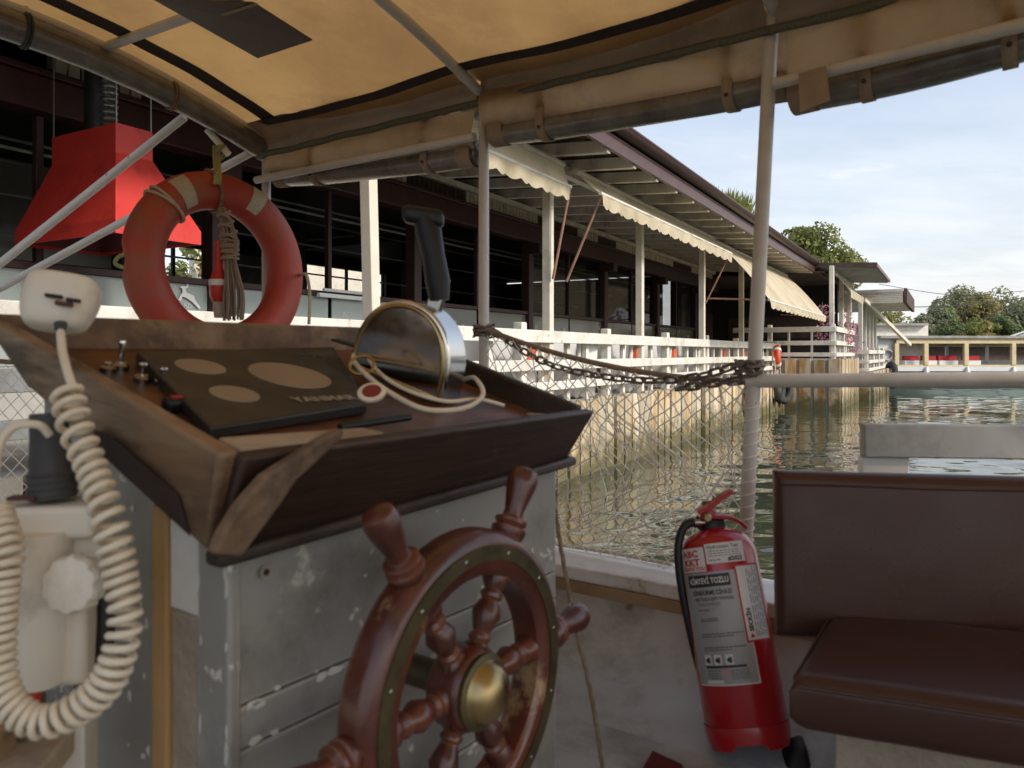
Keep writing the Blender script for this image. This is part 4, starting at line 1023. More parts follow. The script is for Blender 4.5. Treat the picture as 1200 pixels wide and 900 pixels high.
# poles
P9b, P9t = P(872.5, 655, 2.0), P(905, 14, 2.0)
PM = P(567, 103, 2.6); PC = P(312, 168, 3.2)
def pole(p0, p1, r=0.0185, mat='tube_paint'): return MB().tube([p0, p1], r, 14).build('pole', mat, boat)
pole(P9b, P9t); pole(Vector((PM.x, PM.y, ZC - 0.62)), PM, 0.0175); pole(Vector((PC.x, PC.y, ZC - 0.62)), PC, 0.018)
for (a, b) in ((2.03, -0.9), (2.03, -2.4), (-0.33, -1.2), (-0.33, -2.8), (-0.33, 2.69)):
    pole(BT(a, b, -0.62), BT(a, b, 0.89))
# top frame
tops = [PC, PM, P9t, BT(2.03, -0.9, 0.88), BT(2.03, -2.4, 0.88), BT(2.03, -4.4, 0.88)]
MB().tube(catmull(tops, 5), 0.016, 12).build('top_rail', 'tube_paint', boat)
lowz = lambda p, z: Vector((p.x, p.y, ZC + z))
MB().tube([lowz(PC, 0.712) - AX * 0.05, lowz(PM, 0.722) - AX * 0.05], 0.0150, 12).build('curtain_rail', 'tube_paint', boat)
q0 = P(908, 98, 1.96); q1 = P(1200, 29, 1.60); MB().tube([q0, q1, q1 + (q1 - q0) * 1.5], 0.0150, 12).build('curtain_rail', 'tube_paint', boat)
for b in (2.69, 1.585, 0.60, -0.9, -2.4):
    a0 = 2.03
    MB().tube([BT(a0 - 2.36 * k / 20, b, arch(a0 - 2.36 * k / 20) - 0.012) for k in range(21)], 0.0175, 12).build('canopy_bow', 'tube_paint', boat)
MB().tube([BT(1.34, 2.69, 1.055), BT(1.38, 2.1, 1.056), BT(1.36, 0.6, 1.056), BT(1.36, -2.4, 1.05)], 0.0165, 12).build('ridge_tube', 'tube_paint', boat)
# side rail aft of the pole
r0 = P(874, 446.5, 2.0); r1 = P(1200, 444, 1.78)
MB().tube([r0, r1, r1 + (r1 - r0) * 1.4], 0.0180, 14).build('side_rail', 'tube_paint', boat)
# bow braces, out in the daylight
MB().tube([PC + Vector((-0.03, 0, -0.02)), P(0, 338, 3.30), P(-80, 382, 3.32)], 0.0165, 12).build('brace', 'tube_white', boat)
MB().tube([P(216, 137, 3.0), P(0, 309, 3.15), P(-80, 372, 3.2)], 0.0165, 12).build('brace', 'tube_white', boat)
MB().tube([P(243, 152, 3.05), P(268, 181, 3.06)], 0.014, 10).build('brace', 'tube_white', boat)
# board behind the bench
bd0 = P(1010, 516, 1.86); bdir = Vector((0.992, -0.09, 0))
MB().box(bd0 + bdir * 0.65, (1.30, 0.035, 0.080), (bdir, Vector((0.09, 0.992, 0)), Z)).build('side_board', 'wall_grey', boat, bevel=0.004)
MB().box(bd0 + bdir * 0.057 + Vector((0, 0.015, -0.215)), (0.112, 0.03, 0.35), (bdir, Vector((0.09, 0.992, 0)), Z)).build('board_post', 'boat_white', boat, bevel=0.004)

# ------------------------------------------------------------------ canopy
can = thing('canopy', 'tan translucent cloth canopy stretched over the boat frame', 'canopy', BT(AC, -1, 0.9))
def can_z(a, b):
    wob = 0.010 * noise.noise(Vector((a * 1.6, b * 1.6, 2))) + 0.004 * noise.noise(Vector((a * 6, b * 6, 2)))
    sag = -0.018 * abs(math.sin(PI * (b - 0.6) / 1.03)) if b < 2.69 else 0
    return arch(max(-0.33, min(2.03, a))) + 0.014 + wob + sag
MB().grid(lambda u, v: BT(-0.37 + 2.43 * u, 2.76 - 7.5 * v, can_z(-0.37 + 2.43 * u, 2.76 - 7.5 * v)), 40, 110).build('roof_cloth', 'canopy_cloth', can)
MB().grid(lambda u, v: BT(1.895 + 0.065 * v + 0.008 * noise.noise(Vector((u * 6, 0, 3))), 2.60 - 6.5 * u, can_z(1.94, 2.60 - 6.5 * u) - 0.010), 80, 1).build('side_trim', 'trim_brown', can)
MB().grid(lambda u, v: BT(-0.3 + 2.23 * u, 2.51 + 0.080 * v, can_z(-0.3 + 2.23 * u, 2.55) - 0.010), 40, 1).build('front_trim', 'trim_brown', can)
# dark flap sewn under the cloth
def on_canopy(px, py, off=-0.03):
    o = Vector((0, 0, ZC)); d = P(px, py, 1) - o; lo, hi = 0.5, 8.0
    for _ in range(40):
        m = (lo + hi) / 2; p = o + d * m; a = p.dot(AX); 
        if p.z - ZC < arch(max(-0.3, min(2.03, a))) + off: lo = m
        else: hi = m
    return o + d * lo
fl = [on_canopy(176, -4), on_canopy(297, 2), on_canopy(366, 46), on_canopy(302, 67)]
MB().prism(fl, Vector((0, 0, -0.004))).build('flap', 'hatch_cloth', can, smooth=False)
st = [on_canopy(232, 24, -0.037), on_canopy(300, 3, -0.037), on_canopy(303, 5, -0.037), on_canopy(236, 27, -0.037)]
MB().prism(st, Vector((0, 0, -0.002))).build('flap_stripe', 'strap_cloth', can, smooth=False)
# edge valance on the starboard side, in three lengths between the poles
sidepts = [PC + (PC - PM).normalized() * 0.02, PM, P9t, BT(2.03, -0.9, 0.88), BT(2.03, -2.4, 0.88)]
def lerp_side(i, t): return sidepts[i].lerp(sidepts[i + 1], t)
inw = -AX
def side_strip(i, t0, t1, prof, wob, seed, nu=40):
    """prof: list of (inward, dz) rows measured from the top rail"""
    m = MB()
    def f(u, v):
        k = v * (len(prof) - 1); j = min(int(k), len(prof) - 2); t = k - j
        w = prof[j][0] * (1 - t) + prof[j + 1][0] * t; dz = prof[j][1] * (1 - t) + prof[j + 1][1] * t
        p = lerp_side(i, t0 + (t1 - t0) * u)
        e = wob * noise.noise(Vector((u * 5 + seed, v * 2, seed))) + wob * 0.4 * noise.noise(Vector((u * 17, v * 5, seed)))
        return p + inw * (w + e) + Z * (dz + e * 0.7)
    m.grid(f, nu, 10); return m
for i in range(4):
    side_strip(i, 0.012, 0.988, [(0.105, 0.052), (0.06, 0.045), (0.032, 0.010), (0.028, -0.030), (0.024, -0.066)], 0.012, 3 + i).build('valance', 'valance_cloth', can)
    zp = MB(); zp.tube([lerp_side(i, k / 40) + inw * 0.030 + Z * (-0.058 + 0.006 * noise.noise(Vector((k * 0.2, i, 0)))) for k in range(41)], 0.013, 8); zp.build('zip', 'zip_green', can)
# ------------------------------------------------------------------ rolled-up side curtains
def roll_curtain(label, p0, p1, r, i=None, straps=(), top_z=None, zoff=0.0):
    root = thing('rolled_curtain', label, 'curtain', (p0 + p1) / 2, 'rolled curtains hanging from the canopy edge')
    ln = (p1 - p0).length; d = (p1 - p0).normalized()
    x, y, _ = frame(d)
    m = MB(); nu = 60; nv = 28
    def f(u, v):
        a = 2 * PI * v
        rr = r * (1 + 0.10 * noise.noise(Vector((u * ln * 3, math.cos(a) * 1.2, math.sin(a) * 1.2))) + 0.05 * noise.noise(Vector((u * ln * 1.5, math.cos(a) * 4, math.sin(a) * 4))))
        q = p0 + d * (ln * u) + Z * (-0.010 * math.sin(PI * u))
        return q + (x * math.cos(a) + y * math.sin(a)) * rr
    m.grid(f, nu, nv)
    m.build('roll', 'vinyl_roll', root, angle=60)
    pts = []
    for k in range(60):
        a = k * 0.5; rr = r * (0.97 - k / 75); pts.append((x * math.cos(a) + y * math.sin(a)) * rr)
    for e, s_ in ((p0, -1), (p1, 1)):
        MB().tube([e + d * (s_ * 0.004) + q for q in pts], 0.003, 5).build('roll_spiral', 'vinyl_roll', root)
        MB().lathe([(r * 0.93, 0), (r * 0.93, 0.003)], e - d * (0.004 if s_ > 0 else -0.001), d, 20).build('roll_end', 'vinyl_roll', root)
    for t in straps:
        c = p0.lerp(p1, t) + Z * (-0.010 * math.sin(PI * t)); w = 0.030
        tz = (top_z - c.z) if top_z else 0.14
        path = [c + x * 0.0 + Z * tz + inw * 0.02]
        for k in range(9):
            a = PI * k / 8
            path.append(c + inw * (math.cos(a) * (r + 0.006)) - Z * (math.sin(a) * (r + 0.006)))
        path.append(c - inw * (r + 0.004) + Z * tz * 0.8)
        sm = MB(); vs = []
        for q in path: vs += [q - d * w / 2, q + d * w / 2]
        sm.add(vs, [(2 * k, 2 * k + 1, 2 * k + 3, 2 * k + 2) for k in range(len(path) - 1)])
        o = sm.build('strap', 'strap_cloth', root); md = o.modifiers.new('s', 'SOLIDIFY'); md.thickness = 0.003
        bt = c + inw * (r + 0.008) - Z * (r * 0.35); MB().lathe([(0.006, 0), (0.005, 0.004)], bt, inw, 10).build('button', 'black_iron', root)
    if i is not None:
        pm = MB()
    return root
def side_roll(label, px0, py0, d0, px1, py1, d1, r, straps, topz, seed):
    p0, p1 = P(px0, py0, d0), P(px1, py1, d1)
    root = roll_curtain(label, p0, p1, r, None, straps, topz + ZC)
    m = MB(); dd = (p1 - p0).normalized()
    def f(u, v):
        b = p0.lerp(p1, -0.015 + 1.03 * u)
        tp = Vector((b.x, b.y, topz + ZC - 0.045)) + inw * 0.03
        e = 0.020 * noise.noise(Vector((u * 6 + seed, v * 1.5, seed))) * math.sin(PI * v) + 0.022 * math.sin(PI * v) 
        return tp.lerp(b + inw * r * 0.9 + Z * r * 0.2, v) + inw * e
    m.grid(f, 40, 10); m.build('upper_cloth', 'curtain_cloth', root)
    # cloth cuff at the start of the roll
    for t in (0.0, 1.0):
        c = p0.lerp(p1, 0.035 if t == 0 else 0.965)
        m = MB(); m.tube([c - dd * 0.03, c + dd * 0.03], r * 1.10, 24, caps=False); o = m.build('cuff', 'strap_cloth', root)
    return root
side_roll('short rolled clear curtain between the corner pole and the middle pole', 326, 207, 3.18, 560, 180, 2.64, 0.043, (0.24, 0.80), 0.875, 1)
side_roll('long rolled tan curtain between the two tall poles', 578, 156, 2.58, 926, 97, 2.045, 0.044, (0.22, 0.84), 0.935, 2)
side_roll('rolled tan curtain at the right edge with buttoned strap', 934, 112, 2.01, 1290, 22, 1.58, 0.046, (0.28, 0.75), 0.915, 3)
# front curtain, rolled tight under the front bow and following its curve
fr = thing('rolled_curtain', 'thick grey clear plastic roll tied with cords along the front of the canopy', 'curtain', BT(1.2, 2.74, 0.95), 'rolled curtains hanging from the canopy edge')
fpts = [BT(1.985 - 1.5 * k / 24, 2.70 + 0.0 * k, arch(1.985 - 1.5 * k / 24) - 0.055 - 0.02 * (k / 24)) for k in range(25)]
m = MB(); m.tube(fpts, [0.042 + 0.012 * k / 24 + 0.004 * noise.noise(Vector((k * 0.6, 0, 0))) for k in range(25)], 28); m.build('roll', 'vinyl_roll', fr, angle=60)
m = MB()
for k in range(3): m.tube(catmull([fpts[0] + (BX * math.cos(a) + Z * math.sin(a)) * (0.046) + AX * (0.005 + 0.012 * k) for a in [2 * PI * j / 16 for j in range(16)]], 2, True), 0.004, 6, closed=True)
m.build('roll_end', 'vinyl_roll', fr)
for k in (6, 14, 19, 22):
    m = MB(); c = fpts[k]; t = (fpts[k + 1] - fpts[k - 1]).normalized(); rr = 0.044 + 0.012 * k / 24 + 0.004
    for off in (0, 0.010):
        m.tube([c + t * (off + 0.012 * math.sin(a * 0.5)) + (BX * math.cos(a) + Z * math.sin(a)) * rr for a in [2 * PI * j / 20 for j in range(20)]], 0.0045, 6, closed=True)
    m.tube(catmull([c + Z * rr, c + Z * (rr + 0.03) + t * 0.01, c + Z * (rr + 0.05)], 4), 0.005, 6)
    m.build('tie', 'rope_dark' if k > 12 else 'rope_brown', fr)
# loose tie ends at the corner
for (px, py, d, lab) in ((205 + 170, 160, 3.1, 'dark string knotted near the canopy corner'), (520, 135, 2.75, 'pale string tied round the curtain strap left of the middle pole')):
    c = P(px, py, d); m = MB()
    m.tube(catmull([c + Z * 0.03, c, c + Vector((-0.03, -0.01, -0.05)), c + Vector((-0.02, -0.01, -0.10))], 5), 0.0045, 6)
    m.tube(catmull([c + Z * 0.03, c, c + Vector((0.02, -0.01, -0.04)), c + Vector((0.035, -0.01, -0.07))], 5), 0.0045, 6)
    m.tube(catmull([c + Vector((-0.03, 0, 0.02)), c + Vector((0, -0.01, 0.035)), c + Vector((0.03, 0, 0.02)), c + Vector((0, -0.01, 0.0))], 4, True), 0.0045, 6, closed=True)
    m.build('string', 'rope_dark' if px < 450 else 'rope_brown', label=lab, cat='string', base=c)

fc = P(954, 112, 1.93)
fx = (P(972, 104, 1.915) - P(936, 114, 1.95)).normalized()
MB().prism([P(936, 86, 1.88), P(968, 78, 1.85), P(973, 118, 1.84), P(938, 132, 1.87)], inw * 0.004).build('hanging_flap', 'strap_cloth', [o for o in bpy.data.objects if o.name.startswith('rolled_curtain') and 'right edge' in o.get('label', '')][0])
# ------------------------------------------------------------------ helm console
A0, A1, B0_, B1_ = 0.555, 1.285, 0.81, 1.30
con = thing('helm_console', 'grey painted helm console with weathered wooden tray top', 'console', BT(0.92, 1.05, -0.845))
def bbox(mb, a0, a1, b0, b1, z0, z1):
    return mb.hexa([BT(a0, b0, z0), BT(a1, b0, z0), BT(a1, b1, z0), BT(a0, b1, z0), BT(a0, b0, z1), BT(a1, b0, z1), BT(a1, b1, z1), BT(a0, b1, z1)])
for z0, z1 in ((-0.428, -0.185), (-0.482, -0.431), (-0.66, -0.485), (-0.845, -0.663)):      # face boards
    bbox(MB(), A0 + 0.004, A1, B0_, B0_ + 0.02, z0, z1).build('face_board', 'boat_grey', con, bevel=0.0025)
bbox(MB(), A0 - 0.006, A0 + 0.012, B0_ - 0.004, 0.872, -0.845, -0.17).build('corner_post', 'boat_grey', con, bevel=0.004)
bbox(MB(), A0 - 0.001, A0 + 0.012, 0.873, 0.938, -0.845, -0.33).build('filler_strip', 'filler', con, bevel=0.004)
bbox(MB(), A0 - 0.003, A0 + 0.012, 0.873, 0.938, -0.329, -0.16).build('primer_patch', 'primer_white', con, bevel=0.003)
bbox(MB(), A0 - 0.007, A0 + 0.012, 0.939, 0.975, -0.845, -0.20).build('bare_strip', 'raw_plywood', con, bevel=0.003)
MB().hexa([BT(A0, 0.976, -0.845), BT(A0 + .018, 0.976, -0.845), BT(A0 + .018, B1_, -0.845), BT(A0, B1_, -0.845), BT(A0, 0.976, -0.14), BT(A0 + .018, 0.976, -0.14), BT(A0 + .018, B1_, -0.045), BT(A0, B1_, -0.045)]).build('side_panel', 'boat_grey', con, bevel=0.003)
bbox(MB(), A1 - 0.02, A1 + 0.002, B0_ + 0.021, B1_, -0.845, -0.12).build('side_panel', 'boat_grey', con, bevel=0.003)
bbox(MB(), A0 + 0.02, A1 - 0.02, B1_ - 0.02, B1_, -0.845, -0.06).build('front_panel', 'boat_grey', con)
MB().lathe([(0.007, 0), (0.0085, 0.0015), (0.0085, 0.003)], BT(A0 + 0.045, B0_ - 0.0035, -0.272), -BX, 16).build('screw_hole', 'filler', con)
MB().lathe([(0.0045, 0), (0.0045, 0.001)], BT(A0 + 0.045, B0_ - 0.0070, -0.272), -BX, 12).build('screw_hole', 'print_black', con)
# lifted flakes of old white primer along seams and corners
rf_ = random.Random(21)
def flake_on(c, e1, e2, nrm, size, asp):
    n_ = rf_.randint(6, 8); pts = []
    for k in range(n_):
        a = 2 * PI * k / n_; r_ = size * rf_.uniform(0.45, 1.0)
        pts.append(c + e1 * (math.cos(a) * r_ * asp) + e2 * (math.sin(a) * r_))
    MB().prism(pts, nrm * 0.0007).build('paint_flake', 'primer_white', con, smooth=False)
for z in (-0.4295, -0.4835, -0.6615):
    for k in range(9):
        flake_on(BT(A0 + 0.03 + rf_.random() ** 1.6 * 0.62, B0_ - 0.0005, z + rf_.choice((-1, 1)) * rf_.uniform(0.002, 0.006)), AX, Z, -BX, rf_.uniform(0.003, 0.008), rf_.uniform(1.0, 3.0))
for k in range(22):
    flake_on(BT(A0 - 0.006, B0_ + rf_.choice((0.001, 0.003, 0.055, 0.058, 0.061)) + rf_.uniform(-.003, .003), rf_.uniform(-0.80, -0.26)), BX, Z, -AX, rf_.uniform(0.006, 0.02), rf_.uniform(0.12, 0.35))
for k in range(10):
    flake_on(BT(rf_.uniform(A0 + 0.05, A1 - 0.05), B0_ - 0.0005, rf_.uniform(-0.62, -0.24)), AX, Z, -BX, rf_.uniform(0.0015, 0.004), rf_.uniform(0.6, 1.6))
for k in range(12):
    flake_on(BT(A0 - 0.0005, rf_.uniform(0.98, 1.06), rf_.uniform(-0.75, -0.2)), BX, Z, -AX, rf_.uniform(0.003, 0.012), rf_.uniform(0.3, 0.9))
# tray: sloping boards round a sloping floor
SL = 0.309
def rim(b): return -0.11 + SL * (b - 0.76)
TN = (Z - BX * SL).normalized(); TB = (BX + Z * SL).normalized()          # tray normal and up-slope direction
def T(a, b, h=0.0): return BT(a, b, rim(b)) + TN * h
ta0, ta1, tb0_, tb1_ = 0.505, 1.315, 0.762, 1.30
fl_ = MB(); fl_.hexa([T(ta0 + .02, tb0_ + .02, -0.055), T(ta1 - .02, tb0_ + .02, -0.055), T(ta1 - .02, tb1_ - .01, -0.055), T(ta0 + .02, tb1_ - .01, -0.055),
                      T(ta0 + .02, tb0_ + .02, -0.042), T(ta1 - .02, tb0_ + .02, -0.042), T(ta1 - .02, tb1_ - .01, -0.042), T(ta0 + .02, tb1_ - .01, -0.042)])
fl_.build('tray_floor', 'orange_wood', con, smooth=False)
def board(name, mat, pa, pb, pc, pd, th, bev=0.006):
    """outer quad pa pb (bottom) pc pd (top) thickened by vector th"""
    q = [Vector(p) for p in (pa, pb, pc, pd)]
    return MB().hexa([q[0], q[1], q[1] + th, q[0] + th, q[3], q[2], q[2] + th, q[3] + th]).build(name, mat, con, bevel=bev, seg=3)
nl_t, nr_t = T(0.525, 0.742), T(1.335, 0.748)
nl_b, nr_b = BT(0.525, 0.790, -0.232), BT(1.300, 0.793, -0.208)
board('near_board', 'dark_wood', nl_b, nr_b, nr_t, nl_t, BX * 0.026 + Z * 0.004)
fl_t = T(0.470, 1.315, 0.0); fl_b = BT(0.53, 1.29, -0.052)
board('left_board', 'worn_wood', fl_b, BT(0.515, 0.800, -0.228), T(0.505, 0.757), fl_t, AX * 0.026)
fr_t = T(1.345, 1.30); fr_b = BT(1.31, 1.29, 0.057 - 0.17)
board('right_board', 'dark_wood', BT(1.298, 0.82, -0.2), fr_b, fr_t, T(1.335, 0.775), -AX * 0.026)
board('far_board', 'worn_wood', BT(0.532, 1.27, -0.055), BT(1.31, 1.27, -0.055), T(1.345, 1.295, 0.004), T(0.472, 1.295, 0.004), BX * 0.028)
MB().beam(BT(0.515, 0.788, -0.236), BT(1.305, 0.790, -0.212), 0.034, 0.018, Z).build('lower_moulding', 'dark_wood', con, bevel=0.006, seg=3)
pmat('split_wood', (0.30, 0.20, 0.12), (0.14, 0.085, 0.048), scale=12, rough=0.75, bump=0.6, bscale=40, dirt=(0.06, 0.04, 0.028), dirt_at=0.52, dirt_scale=8)
# splintered end of the left board sticking past the corner
sp = MB(); a_, b_ = T(0.545, 0.735, 0.010), BT(0.515, 0.778, -0.224)
sq_ = [(-0.016, 0.002), (0.022, -0.010), (0.046, 0.028), (0.060, 0.052), (0.072, 0.075), (0.100, 0.098), (0.128, 0.124), (0.122, 0.134), (0.096, 0.124), (0.062, 0.106), (0.026, 0.088), (0.002, 0.058), (-0.012, 0.028)]
sp.prism([b_ + AX * x - BX * 0.041 * (z / 0.1) + Z * z for x, z in sq_], -BX * 0.020)
sp.build('splintered_end', 'split_wood', con, bevel=0.005)
# worn pale strip on the near lip
MB().hexa([T(0.545, 0.774, -0.040), T(0.78, 0.774, -0.040), T(0.78, 0.815, -0.040), T(0.55, 0.825, -0.040), T(0.545, 0.774, -0.006), T(0.78, 0.774, -0.006), T(0.77, 0.810, -0.012), T(0.55, 0.825, -0.012)]).build('lip_strip', 'pale_wood', con, bevel=0.003)
lq = [BT(0.515, 0.800, -0.228), fl_b, fl_t, T(0.505, 0.757)]
def onl(s_, t_): return (lq[0].lerp(lq[1], s_)).lerp(lq[3].lerp(lq[2], s_), t_) - AX * 0.002
gp_ = MB(); gp_.add([onl(0.06, 0.02), onl(0.50, 0.02), onl(0.52, 0.30), onl(0.44, 0.42), onl(0.30, 0.38), onl(0.12, 0.34)], [(0, 1, 2, 3, 4, 5)])
gp_.build('grey_patch', 'trim_brown', con, smooth=False)

# instrument panel, lying on the tray
PP = T(0, 0.76, -0.022)
def onp(px, py, h=0.0): return ray_plane(px, py, PP + TN * h, TN)
ip = thing('instrument_panel', 'black engine instrument panel with three covered gauges on the tray', 'panel', onp(300, 450))
c4 = [onp(160, 412), onp(392, 406), onp(431, 473), onp(247, 501)]
m = MB(); m.hexa([q - TN * 0.018 for q in c4] + c4); m.build('plate', 'panel_black', ip, bevel=0.003)
def tilt_disc(name, mat, px, py, ex, ey, h0, h1, par, n=36):
    """disc on the panel fitted to an ellipse in the picture"""
    c = onp(px, py); r1 = (onp(px + ex, py + ey) - c).length
    return c, r1
for (px, py, rx) in ((235, 430, 30), (340, 440, 46), (275, 462, 30)):
    c = onp(px, py); rr = (onp(px + rx, py + rx * 0.06) - c).length * 0.93
    g = MB().lathe([(rr * 1.02, 0), (rr * 1.02, 0.0012), (rr, 0.0018), (rr * 0.96, 0.0018)], c, TN, 40).build('gauge', 'gauge_tan', ip)
def panel_text(body, px, py, size, mat, bold=0.0):
    o = onp(px, py, 0.0016); e1 = (onp(px + 40, py - 2, 0.0016) - o).normalized(); e2 = TN.cross(e1)
    vs, fs = text_geo(body, size, bold=bold)
    return MB().add([o + e1 * x + e2 * y for x, y in vs], fs).build('lettering', mat, ip, smooth=False)
panel_text('YANMAR', 348, 471, 0.030, 'print_tan', 0.0009)
for k in range(5):
    c = onp(352 + k * 11, 416 + k * 1.0); MB().lathe([(0.005, 0), (0.005, 0.002)], c, TN, 10).build('warning_lamp', 'rubber_grey', ip)
# switches beside the panel
for (px, py, hh, lab) in ((141, 425, 0.045, 'tall chrome toggle switch by the left gauge'), (166, 440, 0.030, 'short chrome toggle switch behind the black button'), (190, 444, 0.028, 'short chrome toggle switch next to the panel edge'), (126, 428, 0.016, 'small brass knob on the far left of the tray')):
    c = onp(px, py + 8, -0.02); r_ = thing('toggle_switch', lab, 'switch', c, 'switches on the tray')
    MB().lathe([(0.012, 0), (0.012, 0.008), (0.008, 0.012)], c, TN, 14).build('collar', 'dull_steel', r_)
    d = (TN + BX * 0.15).normalized(); MB().lathe([(0.0035, 0.010), (0.0035, hh * 0.75), (0.0062, hh * 0.9), (0.0050, hh)], c, d, 12).build('lever', 'chrome', r_)
c = onp(206, 474, -0.01); kb = thing('start_button', 'black rocker button with red face at the near corner of the panel', 'button', c)
MB().box(c, (0.036, 0.022, 0.022), (AX, TB, TN)).build('body', 'black_plastic', kb, bevel=0.008, seg=3)
MB().box(c + TN * 0.011, (0.016, 0.009, 0.003), (AX, TB, TN)).build('face', 'print_red', kb, bevel=0.001)

# ------------------------------------------------------------------ throttle control
thc = T(1.10, 1.03, -0.04)
th = thing('throttle_control', 'chrome throttle control box with black lever standing on the tray', 'throttle', thc)
AXB = AX; AX = (AX * 0.97 + BX * 0.24).normalized(); TBk = (BX * 0.97 - AXB * 0.24 + Z * SL).normalized()
e1 = -TBk; e2 = TN                                     # along the box, up
def prof_pts(w0, w1, hgt, n=26):
    """half-dome outline in (along, up)"""
    pts = [(-w0, 0.012)]
    for k in range(n + 1):
        a = PI - PI * k / n
        x = math.cos(a); y = math.sin(a)
        pts.append((x * (w0 if x < 0 else w1), 0.030 + (hgt - 0.030) * (max(0.0, y) ** 0.80)))
    pts.append((w1, 0.006)); return pts
pf = prof_pts(0.112, 0.104, 0.168)
THK = 0.078
pmat('plate_metal', (0.62, 0.57, 0.50), (0.50, 0.45, 0.39), scale=4, rough=0.06, rough2=0.16, metal=1.0, dirt=(0.20, 0.16, 0.12), dirt_at=0.58, dirt_scale=14)
m = MB(); m.prism([thc + e1 * x + e2 * y - AX * THK / 2 for x, y in pf], AX * THK); m.build('housing', 'chrome', th, bevel=0.006, seg=3, angle=50)
pf2 = prof_pts(0.100, 0.092, 0.153)
m = MB(); m.prism([thc + e1 * x + e2 * (y + 0.003) - AX * (THK / 2 + 0.004) for x, y in pf2], AX * 0.006); m.build('side_plate', 'plate_metal', th, bevel=0.002, angle=50)
rimp = [thc + e1 * x + e2 * (y + 0.003) - AX * (THK / 2 + 0.003) for x, y in pf2]
MB().tube(rimp, 0.0042, 8, closed=True).build('trim_ring', 'brass', th)
l0 = thc + e2 * 0.10 + e1 * 0.03; ltop = P(516, 372, 1.50)
j0 = P(527, 372, 1.47); j1 = P(519, 325, 1.47); j2 = P(505, 262, 1.47); 
MB().beam(thc + e2 * 0.10 + e1 * 0.02, j1, 0.030, 0.020, AX).build('lever_arm', 'dull_steel', th, bevel=0.004)
MB().tube([P(515, 352, 1.47), P(513, 330, 1.47), P(508, 300, 1.47), P(502, 270, 1.47), P(498, 255, 1.47)], [0.019, 0.024, 0.022, 0.025, 0.022], 16).build('grip', 'black_plastic', th)
g = MB(); g.box(P(496, 254, 1.47), (0.080, 0.040, 0.034), ((P(520, 256, 1.47) - P(480, 250, 1.47)).normalized(), Vector((0, 1, 0)), Z)); g.build('grip_head', 'black_plastic', th, bevel=0.012, seg=4)
AX = AXB
# keys and cord in front of it
pmat('tag_red', (0.26, 0.03, 0.03), (0.2, 0.025, 0.025), rough=0.5)
kr = thing('key_ring', 'key ring with round red tag lying against the throttle', 'keys', onp(432, 455))
c = onp(424, 428, 0.03); MB().torus(c, (AX * -0.5 + Z * 0.6 - BX * 0.4), 0.022, 0.0028, 28, 8).build('ring', 'brass', kr)
c = onp(436, 461, 0.012); nrm = (Z * 0.8 - Vector((0, 1, 0)) * 0.6).normalized()
MB().lathe([(0.024, 0), (0.024, 0.004), (0.022, 0.005)], c, nrm, 28).build('tag', 'cream_plastic', kr)
MB().lathe([(0.016, 0), (0.016, 0.0012)], c + nrm * 0.005, nrm, 28).build('tag_face', 'tag_red', kr)
MB().beam(onp(392, 398, 0.02), onp(420, 406, 0.025), 0.022, 0.006, TN).build('key', 'black_iron', kr, bevel=0.002)
cd = MB(); cd.tube(catmull([onp(423, 404, 0.02), onp(414, 420, 0.02), onp(430, 440, 0.02), onp(460, 462, 0.02), onp(500, 480, 0.02), onp(545, 478, 0.02), onp(566, 462, 0.03), onp(556, 443, 0.04), onp(540, 446, 0.02)], 8), 0.0045, 8)
cd.tube(catmull([onp(423, 404, 0.02), onp(440, 432, 0.02), onp(470, 454, 0.02), onp(520, 470, 0.02), onp(560, 468, 0.02), onp(590, 475, 0.01)], 8), 0.0038, 8)
cd.build('white_cord', 'cord_cream', label='loose pale cord looped round the foot of the throttle', cat='cord', base=onp(480, 470))
pn = MB(); pn.tube([onp(398, 501, 0.01), onp(480, 489, 0.012)], 0.0055, 10); pn.build('black_pen', 'black_plastic', label='black pen lying on the near edge of the tray', cat='pen', base=onp(440, 495))

# ------------------------------------------------------------------ steering wheel
WC = BT(0.83, 0.645, -0.462); WN = -BX                     # hub front centre, axis towards the helmsman
sw = thing('steering_wheel', 'worn red-brown wooden ship steering wheel with brass hub', 'steering wheel', WC)
RI, RO = 0.150, 0.216
sec = [(RI, -0.048), (RI + 0.004, -0.008), (RI + 0.010, -0.002), (RI + 0.016, 0.0), (RO - 0.022, 0.0), (RO - 0.012, -0.002), (RO - 0.003, -0.010), (RO, -0.018), (RO, -0.044), (RO - 0.006, -0.053), (RI + 0.008, -0.055)]
def revolve(sec, o, ax, n, x0):
    m = MB(); y0 = ax.cross(x0); vs = []; k = len(sec)
    for i in range(n):
        a = 2 * PI * i / n; e = x0 * math.cos(a) + y0 * math.sin(a)
        vs += [o + e * r + ax * h for r, h in sec]
    m.add(vs, [(i * k + j, ((i + 1) % n) * k + j, ((i + 1) % n) * k + (j + 1) % k, i * k + (j + 1) % k) for i in range(n) for j in range(k)])
    return m
revolve(sec, WC + WN * 0.0, WN, 120, AX).build('rim', 'mahogany', sw, angle=32)
ri = revolve([(0.176, -0.004), (0.176, 0.0022), (0.196, 0.0022), (0.196, -0.004)], WC, WN, 120, AX).build('inlay_ring', 'old_brass', sw)
up = Z
for k in range(12):
    a = 2 * PI * (k + 0.35) / 12; e = AX * math.cos(a) + up * math.sin(a)
    MB().lathe([(0.0032, 0.0), (0.0032, 0.001), (0.002, 0.0018)], WC + e * 0.186 + WN * 0.0022, WN, 10).build('screw', 'dull_steel', ri)
